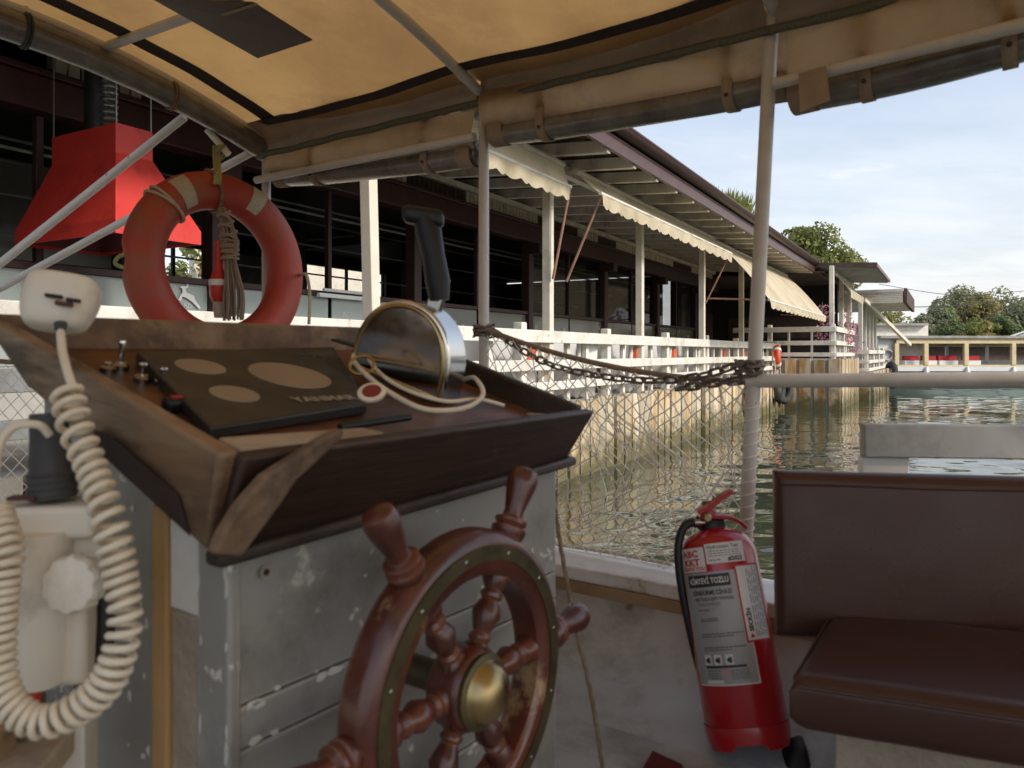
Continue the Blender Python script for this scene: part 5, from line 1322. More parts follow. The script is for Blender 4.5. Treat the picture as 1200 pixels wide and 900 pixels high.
sp_prof = [(0.030, 0.040), (0.021, 0.052), (0.013, 0.060), (0.016, 0.064), (0.016, 0.068), (0.012, 0.073), (0.017, 0.086), (0.0215, 0.100), (0.017, 0.112), (0.0125, 0.120), (0.017, 0.124), (0.017, 0.129), (0.013, 0.134), (0.020, 0.146), (0.020, 0.156)]
hd_prof = [(0.019, 0.208), (0.021, 0.216), (0.0225, 0.220), (0.0225, 0.226), (0.017, 0.230), (0.021, 0.234), (0.021, 0.239), (0.013, 0.244), (0.0125, 0.252), (0.0155, 0.270), (0.0195, 0.292), (0.0205, 0.304), (0.0175, 0.316), (0.009, 0.322), (0.002, 0.323)]
for k in range(6):
    a = R(2 + 60 * k); e = AX * math.cos(a) + up * math.sin(a)
    MB().lathe(sp_prof, WC - WN * 0.026, e, 18).build('spoke', 'mahogany', sw)
    MB().lathe([(r_ * 1.18, h_) for r_, h_ in hd_prof], WC - WN * 0.028, e, 20).build('handle', 'mahogany', sw)
MB().lathe([(0.050, -0.055), (0.056, -0.045), (0.056, -0.008), (0.050, 0.0), (0.03, 0.0)], WC, WN, 40).build('hub', 'mahogany', sw)
MB().lathe([(0.047, 0.0), (0.047, 0.006), (0.043, 0.010), (0.040, 0.016), (0.036, 0.024), (0.028, 0.031), (0.018, 0.0355), (0.008, 0.0375), (0.001, 0.038)], WC, WN, 40).build('hub_cap', 'brass', sw, angle=60)
MB().lathe([(0.0505, -0.001), (0.0505, 0.007), (0.0455, 0.010)], WC, WN, 40).build('hub_ring', 'old_brass', sw)
MB().tube([WC - WN * 0.055, BT(0.83, B0_, -0.462)], 0.022, 16).build('shaft', 'old_brass', sw)

# ------------------------------------------------------------------ radio handset and coiled cord
hc_ = P(70, 357, 1.02)
hs = thing('radio_handset', 'cream radio handset hung on the far left corner of the tray', 'handset', hc_)
hx = Vector((0.97, 0.20, -0.14)).normalized(); hz = Vector((0.05, 0.42, 0.90)); hz = (hz - hx * hz.dot(hx)).normalized(); hy = hz.cross(hx)
m = MB()
def hsf(u, v):
    a = 2 * PI * u; t = v
    wx = (0.049, 0.050, 0.049, 0.043, 0.026)[min(4, int(t * 4.001))]
    return Vector((0, 0, 0))
rows = [(0.040, 0.036, 0.042), (0.0445, 0.032, 0.046), (0.046, 0.020, 0.047), (0.0455, 0.002, 0.045), (0.042, -0.020, 0.038), (0.036, -0.032, 0.030), (0.026, -0.037, 0.022)]
vs = []; nn = 28
for (wx, zz, wy) in rows:
    for k in range(nn):
        a = 2 * PI * k / nn; ca, sa = math.cos(a), math.sin(a)
        q = (abs(ca) ** 3.2 + abs(sa) ** 3.2) ** (-1 / 3.2)
        vs.append(hc_ + hx * (wx * ca * q) + hy * (wy * 0.72 * sa * q) + hz * zz)
fs = [(r * nn + k, r * nn + (k + 1) % nn, (r + 1) * nn + (k + 1) % nn, (r + 1) * nn + k) for r in range(len(rows) - 1) for k in range(nn)] + [tuple(range(nn)), tuple((len(rows) - 1) * nn + k for k in range(nn))]
m.add(vs, fs); m.build('case', 'cream_plastic', hs, subsurf=1, angle=80)
for (px, py, w) in ((63, 347, 0.022), (86, 352, 0.018)):
    MB().box(P(px, py, 0.985), (w, 0.006, 0.005), (hx, hy, hz)).build('slot', 'print_black', hs, bevel=0.002)
MB().box(P(75, 356, 0.984), (0.022, 0.006, 0.006), (hx, hy, hz)).build('badge', 'badge_dark', hs, bevel=0.002)
MB().tube([P(71, 379, 0.985), P(71, 390, 0.98)], [0.008, 0.006], 12).build('cord_boot', 'rubber_grey', hs)
cc = MB(); cc.tube(catmull([P(71, 388, 0.98), P(73, 410, 0.955), P(79, 435, 0.93), P(87, 458, 0.915)], 8), 0.0052, 10)
path = catmull([P(78, 458, 0.91), P(90, 505, 0.89), P(110, 555, 0.87), P(128, 610, 0.85), P(142, 680, 0.84), P(146, 735, 0.83), P(128, 795, 0.82), P(90, 832, 0.815), P(45, 846, 0.81), P(8, 820, 0.81), P(-4, 770, 0.82), P(2, 700, 0.83), P(6, 650, 0.84), P(-6, 600, 0.86)], 40)
# resample evenly, then wind the helix
L_ = [0.0]
for i in range(1, len(path)): L_.append(L_[-1] + (path[i] - path[i - 1]).length)
tot = L_[-1]; turns = int(tot / 0.0122); ns = turns * 14; hel = []; j = 0; xx = None
for i in range(ns + 1):
    dd = tot * i / ns
    while j < len(L_) - 2 and L_[j + 1] < dd: j += 1
    t = (dd - L_[j]) / max(1e-9, L_[j + 1] - L_[j]); p = path[j].lerp(path[j + 1], t)
    tg = (path[min(j + 2, len(path) - 1)] - path[max(0, j - 1)]).normalized()
    if xx is None: xx = frame(tg)[0]
    xx = (xx - tg * xx.dot(tg)).normalized(); yy = tg.cross(xx)
    tq = i / ns; a = 2 * PI * turns * (0.66 * tq + 0.34 * tq * tq + 0.004 * math.sin(tq * 37))
    rad = 0.0150 * (1 + 0.06 * math.sin(dd * 40))
    hel.append(p + (xx * math.cos(a) + yy * math.sin(a)) * rad)
cc.tube(hel, 0.0043, 7)
cc.tube(catmull([P(-6, 560, 0.87), P(0, 520, 0.88), P(18, 500, 0.89), P(45, 498, 0.90), P(58, 510, 0.91)], 8), 0.0050, 8)
cc.build('coiled_cord', 'cord_cream', hs, angle=70)

# ------------------------------------------------------------------ antenna mount beside the console
am = thing('antenna_mount', 'cream plastic antenna mount with ribbed knob beside the console', 'antenna mount', P(60, 800, 0.93))
vx = Vector((0.98, 0.18, 0)).normalized(); vy = Vector((-0.18, 0.98, 0)).normalized()
MB().box(P(62, 606, 0.95), (0.122, 0.085, 0.040), (vx, vy, Z)).build('head', 'cream_plastic', am, bevel=0.008, seg=3)
mm = MB(); mm.tube([P(48, 620, 0.92), P(45, 798, 0.93)], [0.034, 0.030], 28); mm.build('column', 'cream_plastic', am)
MB().box(P(88, 735, 0.955), (0.040, 0.05, 0.130), (vx, vy, Z)).build('side_rib', 'cream_plastic', am, bevel=0.010, seg=3)
MB().box(P(100, 655, 0.965), (0.055, 0.05, 0.085), (vx, vy, Z)).build('shoulder', 'cream_plastic', am, bevel=0.012, seg=3)
kn = MB(); kc = P(84, 685, 0.878); ka = Vector((-0.05, -0.95, 0.12)).normalized(); kx, ky, kd = frame(ka)
nn = 64; prf = [(0.030, -0.018), (0.034, -0.014), (0.034, 0.002), (0.031, 0.007), (0.022, 0.010), (0.0, 0.011)]; vs = []
for r_, h_ in prf:
    for k in range(nn):
        a = 2 * PI * k / nn; f = 1 - (0.07 if (math.cos(a * 10) > 0.35 and r_ > 0.025) else 0)
        vs.append(kc + (kx * math.cos(a) + ky * math.sin(a)) * r_ * f + kd * h_)
kn.add(vs, [(r * nn + k, r * nn + (k + 1) % nn, (r + 1) * nn + (k + 1) % nn, (r + 1) * nn + k) for r in range(len(prf) - 1) for k in range(nn)])
kn.build('knob', 'cream_plastic', am, angle=30)
fe = MB(); fe.lathe([(0.026, 0), (0.028, 0.006), (0.0262, 0.010), (0.028, 0.014), (0.0262, 0.018), (0.028, 0.022), (0.0262, 0.026), (0.028, 0.030), (0.025, 0.034), (0.022, 0.075), (0.021, 0.105)], P(62, 584, 0.945), Vector((-0.08, 0.05, 1)), 28); fe.build('antenna_base', 'rubber_grey', am, angle=30)
MB().box(P(28, 583, 0.92), (0.03, 0.02, 0.004), (vx, vy, Z)).build('badge', 'badge_dark', am)
MB().tube([P(42, 800, 0.93), P(41, 828, 0.93)], 0.006, 8).build('red_tie', 'beacon_red', am)
MB().tube(catmull([P(112, 640, 1.0), P(122, 700, 0.99), P(118, 770, 0.98), P(95, 815, 0.98)], 6), 0.013, 12).build('dark_gap_tube', 'black_plastic', am)  # added black tube, stands in for the dark gap right of the column
# rough timber bracket under it
wb = thing('timber_bracket', 'rough pale timber bracket bolted below the antenna mount', 'bracket', P(40, 905, 0.9))
MB().box(P(42, 880, 0.90), (0.07, 0.16, 0.032), (vx, vy, Z)).build('block', 'pale_wood', wb, bevel=0.004)
MB().box(P(10, 892, 0.90), (0.03, 0.14, 0.12), (vx, vy, Z)).build('upright', 'bare_wood', wb, bevel=0.004)
MB().box(P(92, 905, 0.95), (0.03, 0.05, 0.20), (vx, vy, Z)).build('upright', 'primer_white', wb, bevel=0.003)
MB().lathe([(0.010, 0), (0.010, 0.008), (0.006, 0.009), (0.006, 0.02)], P(30, 866, 0.86), Z, 6).build('bolt', 'dull_steel', wb)

# ------------------------------------------------------------------ lifebuoy hung on the bow brace
LC = P(257, 314, 2.90); LN = Vector((0.78, -0.62, 0.05)).normalized()
lb = thing('lifebuoy', 'large faded orange lifebuoy hanging on the white brace at the bow', 'lifebuoy', LC)
m = MB(); lx, ly, ld = frame(LN)
lx, ly = (lx, ly)
nu, nv = 96, 24; vs = []
RB, rb_ = 0.290, 0.072
for i in range(nu):
    a = 2 * PI * i / nu; e = lx * math.cos(a) + ly * math.sin(a)
    for k in range(nv):
        b = 2 * PI * k / nv
        dent = 0.0
        for ac in (0.0, PI / 2, PI, 3 * PI / 2):                                 # moulded grips at the outer edge
            da = (a - ac + PI) % (2 * PI) - PI
            dent += 0.032 * math.exp(-(da / 0.10) ** 2) * math.exp(-((((b + 0.5 + PI) % (2 * PI)) - PI) / 0.5) ** 2)
        rr = rb_ - dent
        vs.append(LC + e * (RB + rr * math.cos(b)) + ld * (rr * 0.95 * math.sin(b)))
m.add(vs, [(i * nv + k, ((i + 1) % nu) * nv + k, ((i + 1) % nu) * nv + (k + 1) % nv, i * nv + (k + 1) % nv) for i in range(nu) for k in range(nv)])
m.build('ring', 'buoy_faded', lb, angle=80)
def ring_pt(ang, b, extra=0.0):
    e = lx * math.cos(ang) + ly * math.sin(ang); rr = rb_ + extra
    return LC + e * (RB + rr * math.cos(b)) + ld * (rr * 0.95 * math.sin(b))
# which ring angle faces which picture direction
def ang_of(px, py):
    q = P(px, py, 2.90) - LC; return math.atan2(q.dot(ly), q.dot(lx))
for (px, py) in ((190, 247), (303, 257)):
    a0 = ang_of(px, py)
    m = MB(); m.grid(lambda u, v: ring_pt(a0 + (u - 0.5) * 0.23, 2 * PI * v * 0.5 + 0.0 + PI * 0.0 + (0 if True else 0), 0.003), 10, 16)
    m2 = MB(); m2.grid(lambda u, v: ring_pt(a0 + (u - 0.5) * 0.20 + 0.03 * v, PI * (0.16 + 0.56 * v), 0.0025), 8, 16); m2.build('tape', 'tape_grey', lb, angle=70)
for (px, py, mt, nr) in ((250, 205, 'rope_brown', 2), (174, 262, 'rope_pale', 2)):
    a0 = ang_of(px, py); m = MB()
    for k in range(nr):
        m.tube([ring_pt(a0 + 0.035 * k + 0.05 * math.sin(2 * PI * j / 28 + k), 2 * PI * j / 28, 0.006) for j in range(28)], 0.0055, 6, closed=True)
    m.build('lashing', mt, lb)
kq = P(259, 182, 3.06)
m = MB()
for k in range(3): m.tube(catmull([kq + Vector((-0.02 + 0.012 * k, -0.02, 0.035)), kq + Vector((-0.015 + 0.01 * k, -0.035, 0.0)), P(252 + 3 * k, 207, 2.83), P(251 + 3 * k, 216, 2.81)], 5), 0.0055, 7)
m.torus(kq + Z * 0.01, Vector((-0.8, 0.1, 0.5)), 0.028, 0.009, 20, 7)
m.build('hanging_rope', 'rope_green', lb)
gl = MB(); gl.tube(catmull([ring_pt(0.0, 0.0, 0.0) + Vector((0, 0, 0)), P(359, 322, 2.88), P(363, 345, 2.88), P(362, 380, 2.88)], 6), 0.006, 7); gl.build('grab_line', 'rope_pale', lb)
mo_ = MB(); mo_.box(ring_pt(PI * 1.0, 0.9, 0.002), (0.001, 0.001, 0.001)); 
sq = MB(); sq.tube(catmull([P(150, 296, 2.95), P(138, 302, 2.95), P(136, 310, 2.95), P(152, 316, 2.95), P(158, 322, 2.92)], 6), 0.008, 7); sq.build('rope_knot', 'rope_green', lb)
# bundled mop of line and signal light inside the ring
lbn = thing('line_bundle', 'bundle of thin grey line hanging inside the lifebuoy', 'rope', P(270, 370, 2.84))
m = MB(); rnd = random.Random(4)
for k in range(34):
    ox = rnd.uniform(-1, 1); oz = rnd.uniform(-1, 1)
    wv = [rnd.uniform(-1, 1) for _ in range(6)]
    m.tube(catmull([P(259 + ox * 3, 243, 2.84 + oz * 0.01), P(265 + ox * 7, 262, 2.84 + oz * 0.02), P(269 + ox * 9 + wv[0], 285, 2.84 + oz * 0.025), P(270 + ox * 6, 303, 2.84 + oz * 0.02), P(273 + ox * 9 + wv[1], 330, 2.84 + oz * 0.03), P(274 + ox * 12 + wv[2] * 2, 350, 2.84 + oz * 0.03), P(274 + ox * 11 + wv[3] * 2, 372 + wv[4] * 4, 2.84 + oz * 0.03)], 4), 0.0042, 5)
m.build('strands', 'valance_cloth', lbn)
m = MB()
for k in range(7): m.torus(P(269.5, 284 + k * 3.2, 2.84), Z + AX * rnd.uniform(-.3, .3), 0.030, 0.0045, 20, 5)
for k in range(6): m.torus(P(262 + k * 1.4, 250 + k * 6, 2.84), Z + AX * (0.5 if k % 2 else -0.5), 0.024 + 0.002 * k, 0.005, 18, 5)
m.build('wrapping', 'strap_cloth', lbn)
bc = thing('signal_light', 'red and white signal light hanging beside the line bundle', 'signal light', P(258, 368, 2.87))
bp_ = lambda y: P(257, y, 2.87)
m = MB(); m.lathe([(0.018, 0), (0.020, 0.10), (0.030, 0.135), (0.036, 0.150)], bp_(283), -Z, 24); m.build('lens', 'beacon_red', bc)
m = MB(); m.lathe([(0.038, 0), (0.038, 0.022)], bp_(328), -Z, 24); m.build('collar', 'decal_white', bc)
m = MB(); m.lathe([(0.036, 0), (0.034, 0.04), (0.024, 0.062)], bp_(334.5), -Z, 24); m.build('body', 'beacon_red', bc)
m = MB(); m.lathe([(0.022, 0), (0.022, 0.03), (0.018, 0.065)], bp_(352), -Z, 18); m.build('battery_case', 'tape_grey', bc)

# ------------------------------------------------------------------ net, top rope, chain
def side_pt(b, z): return BT(2.045, b, z)
bS, bE = 0.605, 1.60
def rope_z(t):       # t from the aft pole (0) to the middle pole (1)
    return -0.078 + 0.150 * t - 0.20 * t * (1 - t) * 0.9 + 0.02 * t
net = thing('safety_net', 'white knotted net stretched from the rope down to the gunwale between the poles', 'net', side_pt(1.1, -0.60))
m = MB(); rnd = random.Random(11)
def netpt(t, s):     # s 0 top .. 1 bottom; the aft edge follows the leaning pole
    zt = rope_z(t); zb = -0.598
    z = zt + (zb - zt) * s
    w = math.sin(PI * s) * min(1, t * 6, (1 - t) * 6 + 0.2)
    z += 0.045 * noise.noise(Vector((t * 3.2, s * 3, 8))) * w
    pa = P9b.lerp(P9t, (z + ZC - P9b.z) / (P9t.z - P9b.z)); pe = side_pt(bE, z)
    drag = 0.07 * math.sin(PI * s) * (1 - t) * t * 2 + 0.17 * noise.noise(Vector((t * 3.1, s * 2.6, 1))) * w + 0.055 * noise.noise(Vector((t * 9, s * 7, 4))) * w
    tt = max(0, min(1, t - drag))
    return pa.lerp(pe, tt) + AX * (0.05 * math.sin(PI * s) * (0.5 + noise.noise(Vector((t * 2, s * 2, 3))))) * min(1, t * 5)
nd = 19; nr_ = 12
for k in range(-nr_, nd + 1):
    for sg in (1, -1):
        pts = []
        for j in range(nr_ + 1):
            t = (k + j) / nd if sg > 0 else (k + nr_ - j) / nd
            if -1e-6 <= t <= 1.0001: pts.append(netpt(t, j / nr_))
        if len(pts) > 1: m.tube(pts, 0.0018, 4, caps=False)
for k in range(16):   # slack strands
    t = rnd.random(); pts = [netpt(min(1, max(0, t + rnd.uniform(-.25, .25) * j / 4)), min(1, j / 4 * rnd.uniform(0.9, 1.1))) for j in range(5)]
    m.tube(catmull(pts, 5), 0.0018, 4, caps=False)
m.build('mesh', 'net_twine', net, kind='stuff')
MB().tube([side_pt(bS + (bE - bS) * k / 24, rope_z(k / 24)) for k in range(25)], 0.0085, 8).build('head_rope', 'rope_brown', net)
MB().tube(catmull([side_pt(bE, -0.598), side_pt(1.35, -0.600), side_pt(1.1, -0.597), side_pt(0.9, -0.601)], 6), 0.006, 7).build('foot_rope', 'rope_pale', net)
m = MB()
ptsw = []
for k in range(120):
    a = k * 0.75; z = -0.58 + 0.46 * k / 120; c = P9b.lerp(P9t, (z + ZC - P9b.z) / (P9t.z - P9b.z))
    ptsw.append(c + Vector((math.cos(a), math.sin(a), 0)) * 0.0205)
m.tube(ptsw, 0.0016, 4); m.build('pole_lacing', 'net_twine', net)
net2 = thing('safety_net', 'white net across the bow left of the console', 'net', BT(1.4, 2.76, -0.6))
m = MB()
def n2(t, s): return BT(0.7 + 1.3 * t, 2.80 + 0.03 * noise.noise(Vector((t * 4, s * 3, 5))), 0.02 - 0.60 * s - 0.06 * math.sin(PI * t) * (1 - s))
for k in range(-10, 29):
    for sg in (1, -1):
        pts = []
        for j in range(11):
            t = (k + j) / 28 if sg > 0 else (k + 10 - j) / 28
            if -1e-6 <= t <= 1.0001: pts.append(n2(t, j / 10))
        if len(pts) > 1: m.tube(pts, 0.0014, 4, caps=False)
m.build('mesh', 'net_twine', net2, kind='stuff')
MB().tube([n2(k / 20, 0) for k in range(21)], 0.008, 8).build('head_rope', 'rope_brown', net2)
chn = thing('chain', 'rusty galvanised chain slung between the two poles above the net', 'chain', side_pt(1.1, 0))
cp = catmull([P(574, 386, 2.585), P(590, 396, 2.55), P(620, 415, 2.47), P(660, 432, 2.38), P(720, 443, 2.26), P(770, 446, 2.17), P(805, 443, 2.11), P(835, 437, 2.06), P(862, 428, 2.02)], 30)
lk = MB(); hl, hw, wr = 0.0185, 0.0100, 0.0040
ring_ = []
for k in range(20):
    a = 2 * PI * k / 20; ring_.append(Vector((math.cos(a) * hw + 0, 0, math.sin(a) * hw + (hl - hw + 0.002) * (1 if math.sin(a) > 0 else -1))))
lk.tube(ring_, wr, 7, closed=True); lkm = lk.mesh('link'); lkm.materials.append(MATS['rust_chain'])
acc = 0; nl = 0; prev = cp[0]
for q in cp[1:]:
    acc += (q - prev).length
    if acc >= 0.0330:
        x, y, d = frame(q - prev); rt = axes(x, y, d) @ Matrix.Rotation((PI / 2 if nl % 2 else 0) + random.uniform(-.2, .2) + 0.7, 3, 'Z')
        inst(lkm, 'link', chn, q, rt); nl += 1; acc = 0
    prev = q
# chain wound round the poles
for c0_, zc, r_ in ((P(878, 432, 2.0), 3, 0.027), (P(567, 388, 2.6), 3, 0.026)):
    for k in range(16):
        a = 2 * PI * k / 8 + 0.2; off = Vector((math.cos(a), math.sin(a), 0)) * r_ + Z * (0.018 * (k // 8) - 0.008 + random.uniform(-.006, .006))
        tg = Vector((-math.sin(a), math.cos(a), 0.2)); x, y, d = frame(tg)
        inst(lkm, 'link', chn, c0_ + off, axes(x, y, d) @ Matrix.Rotation((PI / 2 if k % 2 else 0) + 0.6, 3, 'Z'))
# second short chain end, doubled near the aft pole
for k in range(6):
    q = P(800 + k * 12, 455 - k * 1.2 - 0.25 * k * (k - 8) * -0.6, 2.09 - k * 0.008); x, y, d = frame(P(807, 454, 2.08) - P(800, 455, 2.09))
    inst(lkm, 'link', chn, q, axes(x, y, d) @ Matrix.Rotation((PI / 2 if k % 2 else 0) + 0.4, 3, 'Z'))
# line hanging behind the wheel
rp = MB(); pts = catmull([P(648, 578, 1.53), P(654, 620, 1.53), P(664, 680, 1.52), P(676, 740, 1.51), P(690, 800, 1.50), P(699, 850, 1.50), P(707, 905, 1.50)], 12)
for ph in (0, PI * 2 / 3, PI * 4 / 3):
    rp.tube([p + Vector((math.cos(i * 0.55 + ph), math.sin(i * 0.55 + ph), 0)) * 0.0024 for i, p in enumerate(pts)], 0.0026, 6)
rp.torus(P(648, 580, 1.53), Vector((0.3, -1, 0)), 0.008, 0.004, 14, 6)
rp.build('thin_rope', 'rope_brown', label='thin brown rope hanging down behind the right of the steering wheel', cat='rope', base=P(680, 750, 1.51))

# ------------------------------------------------------------------ bench seat
bn = thing('bench_seat', 'dark brown padded bench seat with backrest along the starboard side', 'bench', P(1000, 905, 1.35))
eS = Vector((0.927, -0.375, 0)); eF = Vector((0.53, 0.848, 0)); fl0 = Vector((0.458, 1.262, 0))
def cush(name, corners, z0, z1, r, puff):
    """rounded pad over a quad footprint; corners front-left, front-right, back-right, back-left"""
    m = MB(); nu, nv = 28, 18; c = [Vector(q) for q in corners]
    def f(u, v, top):
        p = (c[0] * (1 - u) + c[1] * u) * (1 - v) + (c[3] * (1 - u) + c[2] * u) * v
        e = min(u, 1 - u, ) ; g_ = min(v, 1 - v)
        k = (1 - max(0, 1 - e / 0.10) ** 2.5) * (1 - max(0, 1 - g_ / 0.16) ** 2.5)
        return Vector((p.x, p.y, 0)), k
    o = MB(); o.hexa([q + Z * (z0 + ZC) for q in c] + [q + Z * (z1 + ZC) for q in c])
    ob = o.build(name, 'leatherette', bn, bevel=r, seg=6, angle=80)
    return ob
def pad(name, o, ex, ey, ez, sx, sy, sz, rnd_, puff):
    """upholstered pad: superellipse-edged slab with a slightly crowned face"""
    m = MB(); nx, ny = 36, 24
    def cl(t): return t
    pts = {}
    vs = []; fs = []
    def sq(u): return max(-1, min(1, u))
    for side in (1, -1):
        for j in range(ny + 1):
            for i in range(nx + 1):
                u = -1 + 2 * i / nx; v = -1 + 2 * j / ny
                # concentrate points at the borders
                u = math.sin(u * PI / 2) ; v = math.sin(v * PI / 2)
                du = (1 - abs(u)) * sx / 2; dv = (1 - abs(v)) * sy / 2
                def prof(d): return 1.0 if d >= rnd_ else math.sqrt(max(0, 1 - (1 - d / rnd_) ** 2))
                k = prof(du) * prof(dv)
                crown = puff * (1 - u * u) * (1 - v * v)
                h = (sz / 2 - min(rnd_, sz / 2)) + min(rnd_, sz / 2) * k + crown
                wr = 0.0015 * noise.noise(Vector((u * 6 * sx, v * 6 * sy, 3 * side)))
                vs.append(o + ex * (u * sx / 2) + ey * (v * sy / 2) + ez * (side * (h + wr)))
    W_ = nx + 1; H_ = (nx + 1) * (ny + 1)
    for s_ in (0, 1):
        for j in range(ny):
            for i in range(nx): fs.append(tuple(s_ * H_ + q for q in (j * W_ + i, j * W_ + i + 1, (j + 1) * W_ + i + 1, (j + 1) * W_ + i)))
    bd = [i for i in range(nx + 1)] + [j * W_ + nx for j in range(1, ny + 1)] + [ny * W_ + i for i in range(nx - 1, -1, -1)] + [j * W_ for j in range(ny - 1, 0, -1)]
    for i in range(len(bd)): a, b = bd[i], bd[(i + 1) % len(bd)]; fs.append((a, b, H_ + b, H_ + a))
    m.add(vs, fs); return m.build(name, 'leatherette', bn, angle=75)
seat_c = fl0 + eS * 0.62 + eF * 0.19
pad('seat_cushion', Vector((seat_c.x, seat_c.y, ZC - 0.572)), eS, (eF - eS * 0.18).normalized() if False else eF, Z, 1.24, 0.40, 0.092, 0.026, 0.006)
# piping along the front top edge
pp = [fl0 + eS * (0.012 + 1.2 * k / 12) - eF * 0.008 + Z * (ZC - 0.542) for k in range(13)]
MB().tube([fl0 + eF * 0.36 + eS * 0.001 + Z * (ZC - 0.538), fl0 + eF * 0.02 + eS * 0.002 + Z * (ZC - 0.540)] + pp, 0.0035, 8).build('piping', 'leatherette', bn)
bx = Vector((0.985, -0.170, 0)).normalized(); by = Vector((0.170, 0.985, 0)).normalized()
bn_n = (by * 0.985 - Z * -0.12).normalized(); bup = (Z * 0.99 + by * 0.10).normalized()
bc0 = Vector((0.546, 1.60, ZC - 0.4125)) + bx * 0.65
pad('backrest', bc0, bx, bup, bx.cross(bup), 1.30, 0.335, 0.060, 0.022, 0.006)
sm_b = MB(); sm_b.tube([bc0 + bx * (-0.64 + 1.28 * k / 20) + bup * (0.143 + 0.001 * math.sin(k)) - bx.cross(bup) * 0 + (-by) * (0.0325) for k in range(21)], 0.0022, 6); sm_b.build('seam', 'leatherette', bn)
bb = MB(); q = [fl0 + eS * 0.05 + eF * 0.10, fl0 + eS * 1.2 + eF * 0.10, fl0 + eS * 1.2 + eF * 0.40, fl0 + eS * 0.08 + eF * 0.42]
bb.hexa([p + Z * (ZC - 0.845) for p in q] + [p + Z * (ZC - 0.622) for p in q]); bb.build('base', 'filler', bn, bevel=0.004)
bg_ = MB(); c = P(930, 905, 1.58)
bg_.add([], []); bg_.hexa([c + Vector((-0.05, -0.05, -0.02)), c + Vector((0.03, -0.06, -0.02)), c + Vector((0.04, 0.06, -0.02)), c + Vector((-0.04, 0.05, -0.02)), c + Vector((-0.01, -0.02, 0.05)), c + Vector((0.02, -0.02, 0.06)), c + Vector((0.03, 0.03, 0.07)), c + Vector((0.0, 0.03, 0.06))])
bg_.build('black_bag', 'bag_black', label='small black bag on the floor under the bench corner', cat='bag', bevel=0.012, seg=3, base=c)
cm = MB(); q = [P(765, 882, 1.62), P(800, 899, 1.565), P(790, 960, 1.39), P(720, 960, 1.39)]
zq = ZC - 0.838
cm.hexa([Vector((p.x, p.y, ZC - 0.844)) for p in q] + [Vector((p.x, p.y, zq)) for p in q]); cm.build('floor_mat', 'carpet_red', label='dark red carpet mat on the boat floor below the extinguisher', cat='mat', base=Vector((q[0].x, q[0].y, ZC - 0.845)))

# ------------------------------------------------------------------ fire extinguisher
E0 = P(879, 872, 1.615); ET = P(836, 626, 1.745)
ea = (ET - E0).normalized(); eh = (ET - E0).length        # body height to the shoulder
ex = fireR = 0.0865
ext = thing('fire_extinguisher', 'red fire extinguisher leaning against the boat side', 'fire extinguisher', E0)
view = (Vector((0, 0, ZC)) - (E0 + ET) / 2); ec = (view - ea * view.dot(ea)).normalized()     # towards the camera
er = ea.cross(ec)
if er.x < 0: er = -er
def cyl(phi, h, r=fireR): return E0 + ea * h + (ec * math.cos(phi) + er * math.sin(phi)) * r
HB_ = eh
body = MB(); body.lathe([(0.070, 0.030), (fireR - 0.004, 0.034), (fireR, 0.042), (fireR, HB_ - 0.045), (fireR - 0.003, HB_ - 0.030), (fireR - 0.010, HB_ - 0.015), (fireR - 0.024, HB_ - 0.002), (fireR - 0.045, HB_ + 0.008), (0.030, HB_ + 0.012), (0.024, HB_ + 0.016)], E0, ea, 56)
body.build('cylinder', 'ext_red', ext, angle=50)
nn = 56; vs = []
for h, r in ((0.045, fireR + 0.0015), (0.030, fireR + 0.0015), (0.0, fireR - 0.001)):
    for k in range(nn):
        a = 2 * PI * k / nn; hh = h if h > 0.01 else 0.012 * (math.cos(a * 4) > 0) * 1.0
        vs.append(E0 + ea * hh + (ec * math.cos(a) + er * math.sin(a)) * r)
sk = MB().add(vs, [(i * nn + k, i * nn + (k + 1) % nn, (i + 1) * nn + (k + 1) % nn, (i + 1) * nn + k) for i in range(2) for k in range(nn)])
sk.build('base_skirt', 'ext_red', ext, angle=50)
def patch(name, mat, p0, p1, h0, h1, par, off=0.0008, skew=0.0):
    m = MB(); n = max(2, int(abs(p1 - p0) / 0.08))
    m.grid(lambda u, v: cyl(p0 + (p1 - p0) * u, h0 + (h1 - h0) * v, fireR + off), n, 2)
    return m.build(name, mat, par, angle=80)
def print_on(body, phi0, h, size, mat, par, bold=0.0, sx=1.0, off=0.0016, align='LEFT', rot=False):
    vs, fs = text_geo(body, size, align=align, bold=bold, sx=sx)
    if rot: vs = [(-y, x) for x, y in vs]
    m = MB().add([cyl(phi0 + x / fireR, h + y, fireR + off) for x, y in vs], fs)
    return m.build('lettering', mat, par, smooth=False)
D2 = R
# silver main label
sl_ = patch('main_label', 'label_silver', D2(-62), D2(28), 0.128, 0.352, ext)
for (a, b, c, d) in ((-62.5, -61, 0.126, 0.354), (27.5, 29.5, 0.126, 0.354), (-62, 28.5, 0.1255, 0.1285)):
    patch('label_border', 'label_white', D2(a), D2(b), c, d, sl_, 0.0013)
patch('title_bar', 'print_black', D2(-52), D2(12), 0.322, 0.347, sl_, 0.0013)
print_on('KİMYEVİ TOZLU', D2(-48), 0.329, 0.0165, 'label_white', sl_, 0.0004, 0.70, off=0.0019)
print_on('SÖNDÜRME CİHAZI', D2(-46), 0.306, 0.0125, 'print_black', sl_, 0.0003, 0.76)
print_on('ABC TOZLU (DRY POWDER)', D2(-44), 0.294, 0.0092, 'print_black', sl_, 0.0001, 0.72)
print_on('6 KG YANGIN', D2(-40), 0.284, 0.0086, 'print_grey', sl_, 0, 0.95)
rnd = random.Random(3)
